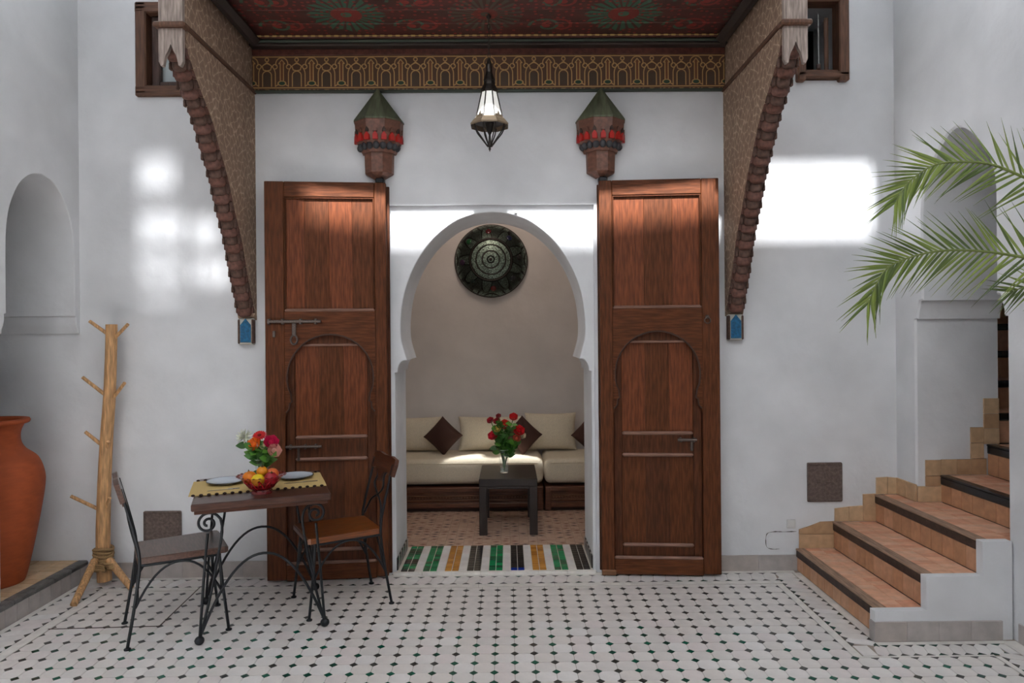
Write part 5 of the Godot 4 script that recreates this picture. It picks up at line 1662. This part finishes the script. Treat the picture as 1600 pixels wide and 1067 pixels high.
func build_coat_rack() -> void:
	var o := thing("coat_rack", "pale wooden coat stand made of a peeled trunk with pegs and roped legs", "coat stand", Vector3(-2.765, 0, 0.14))
	var mb := MB.new()
	mb.tube(smooth3([Vector3(0, 0.03, 0), Vector3(-0.008, 0.30, 0), Vector3(0.005, 0.70, 0), Vector3(0.022, 1.0, 0), Vector3(0.045, 1.30, 0), Vector3(0.058, 1.60, 0), Vector3(0.062, 1.775, 0)], 5), [0.047, 0.047, 0.046, 0.046, 0.045, 0.045, 0.045, 0.044, 0.044, 0.043, 0.043, 0.042, 0.042, 0.041, 0.041, 0.040, 0.040, 0.040, 0.039, 0.039, 0.039, 0.038, 0.038, 0.038, 0.037, 0.037, 0.037, 0.037, 0.037, 0.037, 0.037], 14)
	part(o, "trunk", mb, M.pole)
	mb = MB.new()
	mb.lathe([Vector2(0.0, 0.0), Vector2(0.0368, 0.0), Vector2(0.0368, 0.001), Vector2(0.0, 0.002)], 14, Vector3(0.062, 1.775, 0))
	part(o, "cut_end", mb, M.pole_end)
	for p in [[0.05, 1.70, -0.070, 1.80], [0.06, 1.66, 0.20, 1.775], [0.03, 1.285, -0.12, 1.42], [0.05, 1.25, 0.175, 1.38], [0.02, 0.93, -0.105, 1.05], [0.02, 0.90, 0.062, 0.985], [-0.01, 0.505, -0.205, 0.615], [0.0, 0.49, 0.068, 0.605]]:
		mb = MB.new()
		var dz := 0.05 if p[2] > 0 else 0.03
		mb.tube([Vector3(p[0], p[1], 0.0), Vector3(p[2], p[3], dz)], [0.0125, 0.011], 10)
		part(o, "peg", mb, M.pole)
	for l in [[0.02, 0.37], [-0.115, 0.36], [0.17, 0.14], [-0.05, -0.10]]:
		pass
	for l in [[0.025, 0.386, -0.03, 0.10], [0.235, 0.10, 0.05, 0.06], [-0.07, -0.09, -0.02, -0.02]]:
		mb = MB.new()
		mb.tube([Vector3(l[2], 0.185, l[3] * 0.6), Vector3(l[0], 0.012, l[1])], [0.026, 0.021], 12)
		part(o, "leg", mb, M.pole)
	for k in 6:
		mb = MB.new()
		var pts := []
		for j in 25:
			var a := TAU * j / 24
			pts.append(Vector3(-0.006 + cos(a) * (0.054 + 0.003 * (k % 2)), 0.145 + 0.021 * k + 0.006 * sin(a * 2 + k), sin(a) * 0.055))
		mb.tube(pts, 0.011, 7, false)
		part(o, "rope_turn", mb, M.rope)
	for e in [[0.0, 0.07, -0.02], [0.055, 0.04, 0.02]]:
		mb = MB.new()
		for k in 3:
			var pts := []
			for j in 17:
				var a := TAU * j / 16
				pts.append(Vector3(e[0] * 1.15 + cos(a) * 0.038 + (0.012 * k if e[0] > 0 else 0.0), 0.148 - 0.013 * k + sin(a) * 0.018, e[1] + sin(a) * 0.036))
			mb.tube(pts, 0.009, 6, false)
		part(o, "leg_lashing", mb, M.rope)

func build_jar() -> void:
	var o := thing("clay_jar", "tall terracotta amphora jar standing on the low step at the far left", "jar", Vector3(-3.30, 0.128, 0.45))
	var mb := MB.new()
	var p := smooth_pts([Vector2(0.175, 0.0), Vector2(0.19, 0.05), Vector2(0.222, 0.20), Vector2(0.262, 0.42), Vector2(0.288, 0.60), Vector2(0.285, 0.69), Vector2(0.25, 0.785), Vector2(0.185, 0.845), Vector2(0.158, 0.90), Vector2(0.160, 0.965), Vector2(0.182, 1.015)], 5)
	var prof := [Vector2(0.0, 0.0)]
	prof.append_array(p)
	mb.lathe(prof, 48)
	part(o, "body", mb, M.jar)
	mb = MB.new()
	mb.lathe([Vector2(0.180, 1.008), Vector2(0.205, 1.016), Vector2(0.212, 1.030), Vector2(0.206, 1.042), Vector2(0.18, 1.044), Vector2(0.15, 1.03), Vector2(0.145, 0.95), Vector2(0.12, 0.85)], 48)
	part(o, "rim", mb, M.jar)

func build_alcove_furniture() -> void:
	# two low banquettes
	for e in 2:
		var x0 := -2.10 if e == 0 else 0.335
		var x1 := 0.318 if e == 0 else 1.62
		var o := thing("banquette", "long carved wooden banquette base behind the low table" if e == 0 else "short carved wooden banquette base at the right of the alcove", "sofa", Vector3((x0 + x1) / 2, 0.02, -1.66), 0.0, "banquettes in the alcove")
		var w := x1 - x0
		part(o, "plinth", bx(Vector3(0, 0.02, -0.33), Vector3(w - 0.04, 0.04, 0.60), 0.004), M.muq_dark)
		part(o, "box", bx(Vector3(0, 0.13, -0.31), Vector3(w, 0.20, 0.60), 0.006), M.sofa_wood)
		part(o, "front_rail", bx(Vector3(0, 0.208, 0.0), Vector3(w, 0.045, 0.03), 0.006), M.sofa_wood)
		part(o, "bottom_rail", bx(Vector3(0, 0.062, 0.0), Vector3(w, 0.045, 0.028), 0.006), M.sofa_wood)
		for y in [0.110, 0.150]:
			part(o, "carved_moulding", bx(Vector3(0, y, -0.002), Vector3(w - 0.12, 0.010, 0.02), 0.004), M.sofa_trim)
		var mb := MB.new()
		var n := int((w - 0.14) / 0.028)
		for k in n: mb.box(Vector3(-w / 2 + 0.08 + 0.028 * k, 0.130, -0.004), Vector3(0.016, 0.014, 0.016), 0.004)
		tag(part(o, "carved_beads", mb, M.sofa_trim), "", "", "", "stuff")
		for s in [-1.0, 1.0]:
			part(o, "end_post", bx(Vector3(s * (w / 2 - 0.028), 0.12, 0.002), Vector3(0.056, 0.215, 0.036), 0.006), M.sofa_wood)
		o = thing("seat_mattress", "long cream seat mattress on the left banquette behind the low table" if e == 0 else "short cream seat mattress on the right banquette", "mattress", Vector3((x0 + x1) / 2, 0.266, -1.975), 0.0, "banquettes in the alcove")
		mb = MB.new()
		mb.rbox(Vector3(0, 0.122, 0), Vector3(w, 0.235, 0.60), 0.055, 5, 0.012)
		part(o, "cover", mb, M.linen)
		mb = MB.new()
		mb.tube([Vector3(-w / 2 + 0.05, 0.205, 0.312), Vector3(w / 2 - 0.05, 0.205, 0.312)], 0.004, 6)
		part(o, "piping", mb, M.linen)
	# back cushions
	for c in [[-1.01, 0.66, "leftmost cream back cushion on the alcove sofa", 0.345], [-0.18, 0.66, "middle cream back cushion on the alcove sofa, behind the flowers", 0.345], [0.42, 0.52, "rightmost cream back cushion on the alcove sofa, standing tallest", 0.375]]:
		var o := thing("back_cushion", c[2], "cushion", Vector3(c[0], 0.515, -2.14), 0.0, "cream back cushions on the alcove sofa")
		var mb := MB.new()
		mb.pillow(c[1], c[3], 0.20)
		part(o, "cover", mb, M.linen, Transform3D(Basis(Vector3.RIGHT, -0.16), Vector3(0, c[3] / 2, 0)))
		mb = MB.new()
		mb.tube([Vector3(-c[1] / 2 + 0.03, c[3] - 0.01, -0.025), Vector3(0, c[3] - 0.022, -0.03), Vector3(c[1] / 2 - 0.03, c[3] - 0.01, -0.025)], 0.005, 6)
		part(o, "seam", mb, M.linen)
	for c in [[-0.645, "dark brown square cushion standing on its corner, leftmost on the sofa", -1.95], [0.135, "dark brown square cushion standing on its corner behind the flowers", -1.95], [0.80, "dark brown square cushion half hidden by the right side of the arch", -1.95]]:
		var o := thing("scatter_cushion", c[1], "cushion", Vector3(c[0], 0.505, c[2]), 0.0, "brown scatter cushions on the alcove sofa")
		var mb := MB.new()
		mb.pillow(0.275, 0.275, 0.12)
		part(o, "cover", mb, M.brown_cloth, Transform3D(Basis(Vector3.RIGHT, -0.14) * Basis(Vector3.BACK, PI / 4 + 0.03), Vector3(0, 0.188, 0.0)))
		mb = MB.new()
		var q := Basis(Vector3.RIGHT, -0.14) * Basis(Vector3.BACK, PI / 4 + 0.03)
		var cs := [Vector3(-0.132, -0.132, 0), Vector3(0, -0.127, 0), Vector3(0.132, -0.132, 0), Vector3(0.127, 0, 0), Vector3(0.132, 0.132, 0), Vector3(0, 0.127, 0), Vector3(-0.132, 0.132, 0), Vector3(-0.127, 0, 0), Vector3(-0.132, -0.132, 0)]
		var pts := []
		for v in cs: pts.append(q * v + Vector3(0, 0.188, 0))
		mb.tube(pts, 0.003, 5, false)
		part(o, "piping", mb, M.brown_cloth)
	# low table
	var o := thing("coffee_table", "low dark wooden block table with thick legs in the alcove", "table", Vector3(-0.01, 0.02, -1.185))
	part(o, "top", bx(Vector3(0, 0.435, 0), Vector3(0.485, 0.065, 0.63), 0.005), M.ctable)
	for sx in [-1.0, 1.0]:
		for sz in [-1.0, 1.0]:
			part(o, "leg", bx(Vector3(sx * 0.209, 0.2, sz * 0.282), Vector3(0.066, 0.404, 0.066), 0.004), M.ctable)
	part(o, "rail", bx(Vector3(0, 0.395, 0.28), Vector3(0.36, 0.03, 0.05), 0.004), M.ctable)
	part(o, "rail", bx(Vector3(0, 0.395, -0.28), Vector3(0.36, 0.03, 0.05), 0.004), M.ctable)
	# unseen round lamp above the arch, out of sight, placed to light the alcove
	o = thing("ceiling_light", "round white ceiling light of the alcove", "lamp", Vector3(-0.2, 3.19, -1.35))
	mb_light(o)

func mb_light(o: Node3D) -> void:
	var mb := MB.new()
	mb.lathe([Vector2(0.0, -0.02), Vector2(0.16, -0.02), Vector2(0.17, 0.01)], 32)
	var m := mat(Color(1, 0.95, 0.88), 0.5)
	m.emission_enabled = true
	m.emission = Color(1.0, 0.88, 0.78)
	m.emission_energy_multiplier = 1.0  # glowing face of the unseen alcove lamp
	part(o, "diffuser", mb, m)

func leaflet(mb: MB, root: Vector3, dir: Vector3, nrm: Vector3, l: float, w: float, droop: float) -> void:
	# narrow folded blade
	var side := dir.cross(nrm).normalized()
	var rows := []
	for i in 7:
		var t := i / 6.0
		var wd := w * (0.55 + 0.45 * sin(PI * minf(t * 1.6, 1.0))) * (1.0 - pow(t, 2.2)) * 0.5 + 0.0003
		var p := root + dir * l * t + Vector3(0, -droop * l * t * t, 0)
		rows.append(PackedVector3Array([p - side * wd + nrm * wd * 0.5, p, p + side * wd + nrm * wd * 0.5]))
	mb.surf(rows)

func build_frond(o: Node3D, ctrl: Array, n: int, lens: Array, tilt: Vector3, seed_: int) -> void:
	var f := Node3D.new()
	f.name = "frond"
	o.add_child(f, true)
	rng.seed = seed_
	var pts := smooth3(ctrl, 8)
	var rad := PackedFloat32Array()
	for i in pts.size(): rad.append(lerpf(0.0085, 0.002, i / float(pts.size() - 1)))
	var mb := MB.new()
	mb.tube(pts, rad, 7)
	part(f, "rachis", mb, M.rachis)
	for k in n:
		var t := lerpf(lens[0], 1.0, pow(k / float(n - 1), 0.9))
		var idx := t * (pts.size() - 1)
		var i0 := mini(int(idx), pts.size() - 2)
		var p: Vector3 = pts[i0].lerp(pts[i0 + 1], idx - i0)
		var d: Vector3 = (pts[i0 + 1] - pts[i0]).normalized()
		var up := (tilt - d * tilt.dot(d)).normalized()
		var nrm := d.cross(up).normalized()
		for s in [-1.0, 1.0]:
			var ang := lerpf(1.02, 0.40, pow(t, 1.5)) + rng.randf_range(-0.07, 0.07)
			var dd: Vector3 = (d * cos(ang) + up * s * sin(ang) + nrm * rng.randf_range(-0.22, 0.22)).normalized()
			var l: float = lerpf(lens[1], lens[2], t) * rng.randf_range(0.88, 1.08)
			var m := MB.new()
			leaflet(m, p, dd, nrm, l, 0.0115, 0.04 if s > 0 else 0.09)
			part(f, "leaflet", m, M.leaf[rng.randi() % 3])

func build_palm() -> void:
	var base := Vector3(2.42, 0, 2.30)
	var o := thing("potted_palm", "green feathery palm whose fronds reach in from the right edge, in front of the stairs", "palm")
	var mb := MB.new()
	mb.lathe([Vector2(0.0, 0.0), Vector2(0.15, 0.0), Vector2(0.17, 0.02), Vector2(0.205, 0.36), Vector2(0.22, 0.37), Vector2(0.22, 0.41), Vector2(0.195, 0.41), Vector2(0.19, 0.37), Vector2(0.0, 0.36)], 32, base)
	part(o, "pot", mb, M.jar)
	mb = MB.new()
	var rr := PackedFloat32Array()
	var tp := []
	for k in 19:
		tp.append(base + Vector3(0.0, 0.36 + 0.065 * k, 0.0))
		rr.append(0.055 + (0.008 if k % 2 else 0.0))
	mb.tube(tp, rr, 12)
	part(o, "trunk", mb, M.rope)
	var c := base + Vector3(0, 1.50, 0)
	build_frond(o, [c, Vector3(2.33, 2.02, 2.24), Vector3(2.20, 2.22, 2.22), Vector3(2.059, 2.295, 2.2), Vector3(1.93, 2.35, 2.19), Vector3(1.80, 2.362, 2.18), Vector3(1.70, 2.345, 2.18), Vector3(1.60, 2.277, 2.19), Vector3(1.545, 2.20, 2.2)], 36, [0.28, 0.31, 0.15], Vector3(0.1, 1, -0.12), 21)
	build_frond(o, [c, Vector3(2.32, 1.85, 2.28), Vector3(2.20, 1.935, 2.24), Vector3(2.056, 1.976, 2.2), Vector3(1.90, 2.004, 2.18), Vector3(1.75, 2.008, 2.17), Vector3(1.607, 1.98, 2.18), Vector3(1.50, 1.925, 2.19), Vector3(1.432, 1.80, 2.2)], 40, [0.28, 0.32, 0.16], Vector3(0.1, 1, -0.10), 22)
	build_frond(o, [c, Vector3(2.44, 1.98, 2.38), Vector3(2.42, 2.28, 2.44), Vector3(2.36, 2.42, 2.52), Vector3(2.26, 2.44, 2.62), Vector3(2.15, 2.36, 2.72)], 26, [0.35, 0.30, 0.16], Vector3(0.3, 1, 0.3), 23)
	build_frond(o, [c, Vector3(2.40, 1.98, 2.45), Vector3(2.36, 2.32, 2.72), Vector3(2.28, 2.46, 3.0), Vector3(2.2, 2.42, 3.25)], 24, [0.4, 0.26, 0.16], Vector3(0.1, 1, 0.1), 24)
	build_frond(o, [c, Vector3(2.35, 1.95, 2.50), Vector3(2.15, 2.20, 2.80), Vector3(1.95, 2.25, 3.10), Vector3(1.80, 2.15, 3.35)], 24, [0.4, 0.28, 0.16], Vector3(0.2, 1, 0.1), 26)
	build_frond(o, [c, Vector3(2.40, 1.86, 2.55), Vector3(2.40, 2.02, 2.85), Vector3(2.38, 2.0, 3.15), Vector3(2.36, 1.86, 3.40)], 24, [0.4, 0.28, 0.16], Vector3(-0.4, 1, 0.1), 27)
	build_frond(o, [c, Vector3(2.36, 1.78, 2.26), Vector3(2.24, 1.86, 2.20), Vector3(2.13, 1.87, 2.17), Vector3(2.04, 1.845, 2.16)], 7, [0.55, 0.19, 0.13], Vector3(0.1, 1, -0.1), 25)

# ------------------------------------------------------------------ camera, sky, sun
func _ready() -> void:
	rng.seed = 7
	var f := 1107.4
	var cam := Camera3D.new()
	cam.name = "camera"
	add_child(cam)
	var yaw := 0.0104; var roll := -0.0085
	var F := Vector3(sin(yaw), 0, -cos(yaw))
	var R0 := Vector3(cos(yaw), 0, sin(yaw))
	var R := R0 * cos(roll) + Vector3.UP * sin(roll)
	var U := R0 * -sin(roll) + Vector3.UP * cos(roll)
	cam.transform = Transform3D(Basis(R, U, -F), Vector3(0, 1.69, 5.0))
	cam.projection = Camera3D.PROJECTION_FRUSTUM
	cam.near = 0.05; cam.far = 100.0
	cam.size = 0.05 * 1067.0 / f
	cam.frustum_offset = Vector2(800.0 - 805.48, 521.14 - 533.5) / f * 0.05
	cam.current = true
	var we := WorldEnvironment.new()
	we.name = "environment"
	var env := Environment.new()
	env.background_mode = Environment.BG_SKY
	var sm := ProceduralSkyMaterial.new()
	sm.sky_top_color = Color(0.84, 0.88, 0.94)
	sm.sky_horizon_color = Color(0.90, 0.92, 0.95)
	sm.ground_bottom_color = Color(0.45, 0.42, 0.40)
	sm.ground_horizon_color = Color(0.75, 0.73, 0.70)
	sm.sky_energy_multiplier = 0.40
	env.sky = Sky.new()
	env.sky.sky_material = sm
	env.tonemap_mode = Environment.TONE_MAPPER_LINEAR
	env.tonemap_exposure = 3.55
	env.sdfgi_enabled = true; env.ssao_enabled = true; env.ssil_enabled = true
	we.environment = env
	add_child(we)
	var sun := DirectionalLight3D.new()
	sun.name = "sun"
	sun.light_color = Color(0.985, 0.99, 0.995)
	sun.light_energy = 2.4
	sun.light_angular_distance = 1.7
	sun.shadow_enabled = true
	sun.sky_mode = DirectionalLight3D.SKY_MODE_LIGHT_ONLY
	add_child(sun)
	sun.look_at_from_position(Vector3.ZERO, Vector3(-0.02, -1.07, -1.0))
	var bulb := OmniLight3D.new()   # unseen lamp at the ceiling, out of view, brightens the alcove
	bulb.name = "alcove_bulb"
	bulb.light_color = Color(1.0, 0.92, 0.86)
	bulb.light_energy = 0.09
	bulb.light_size = 0.15
	bulb.omni_range = 12.0; bulb.omni_attenuation = 2.0
	bulb.shadow_enabled = true
	bulb.position = Vector3(-0.2, 3.13, -1.35)
	add_child(bulb)
	make_materials()
	build_walls()
	build_floor()
	build_threshold()
	build_stairs()
	build_platform()
	build_baseboards()
	build_windows()
	build_canopy()
	build_bracket(-1.888, -1.765, "carved wooden canopy bracket left of the arch, stepped underside ending in a blue block")
	build_bracket(1.535, 1.658, "carved wooden canopy bracket right of the arch, stepped underside ending in a blue block")
	build_doors()
	build_corbel(-0.893, "painted half octagon wooden corbel with a green pointed top above the left door")
	build_corbel(0.661, "painted half octagon wooden corbel with a green pointed top above the right door")
	build_lantern()
	build_disc_lamp()
	build_alcove_furniture()
	build_coat_rack()
	build_jar()
	build_table()
	build_chair("iron chair with a dark brown wooden seat left of the table, seen from the side", Vector3(-1.945, 0, 0.845), deg_to_rad(120.0), M.seat_dark)
	build_chair("iron chair with a honey coloured wooden seat right of the table, before the door", Vector3(-1.075, 0, 0.482), deg_to_rad(-61.5), M.seat_honey)
	build_table_setting()
	build_bowl()
	build_bouquets()
	build_wall_bits()
	build_palm()
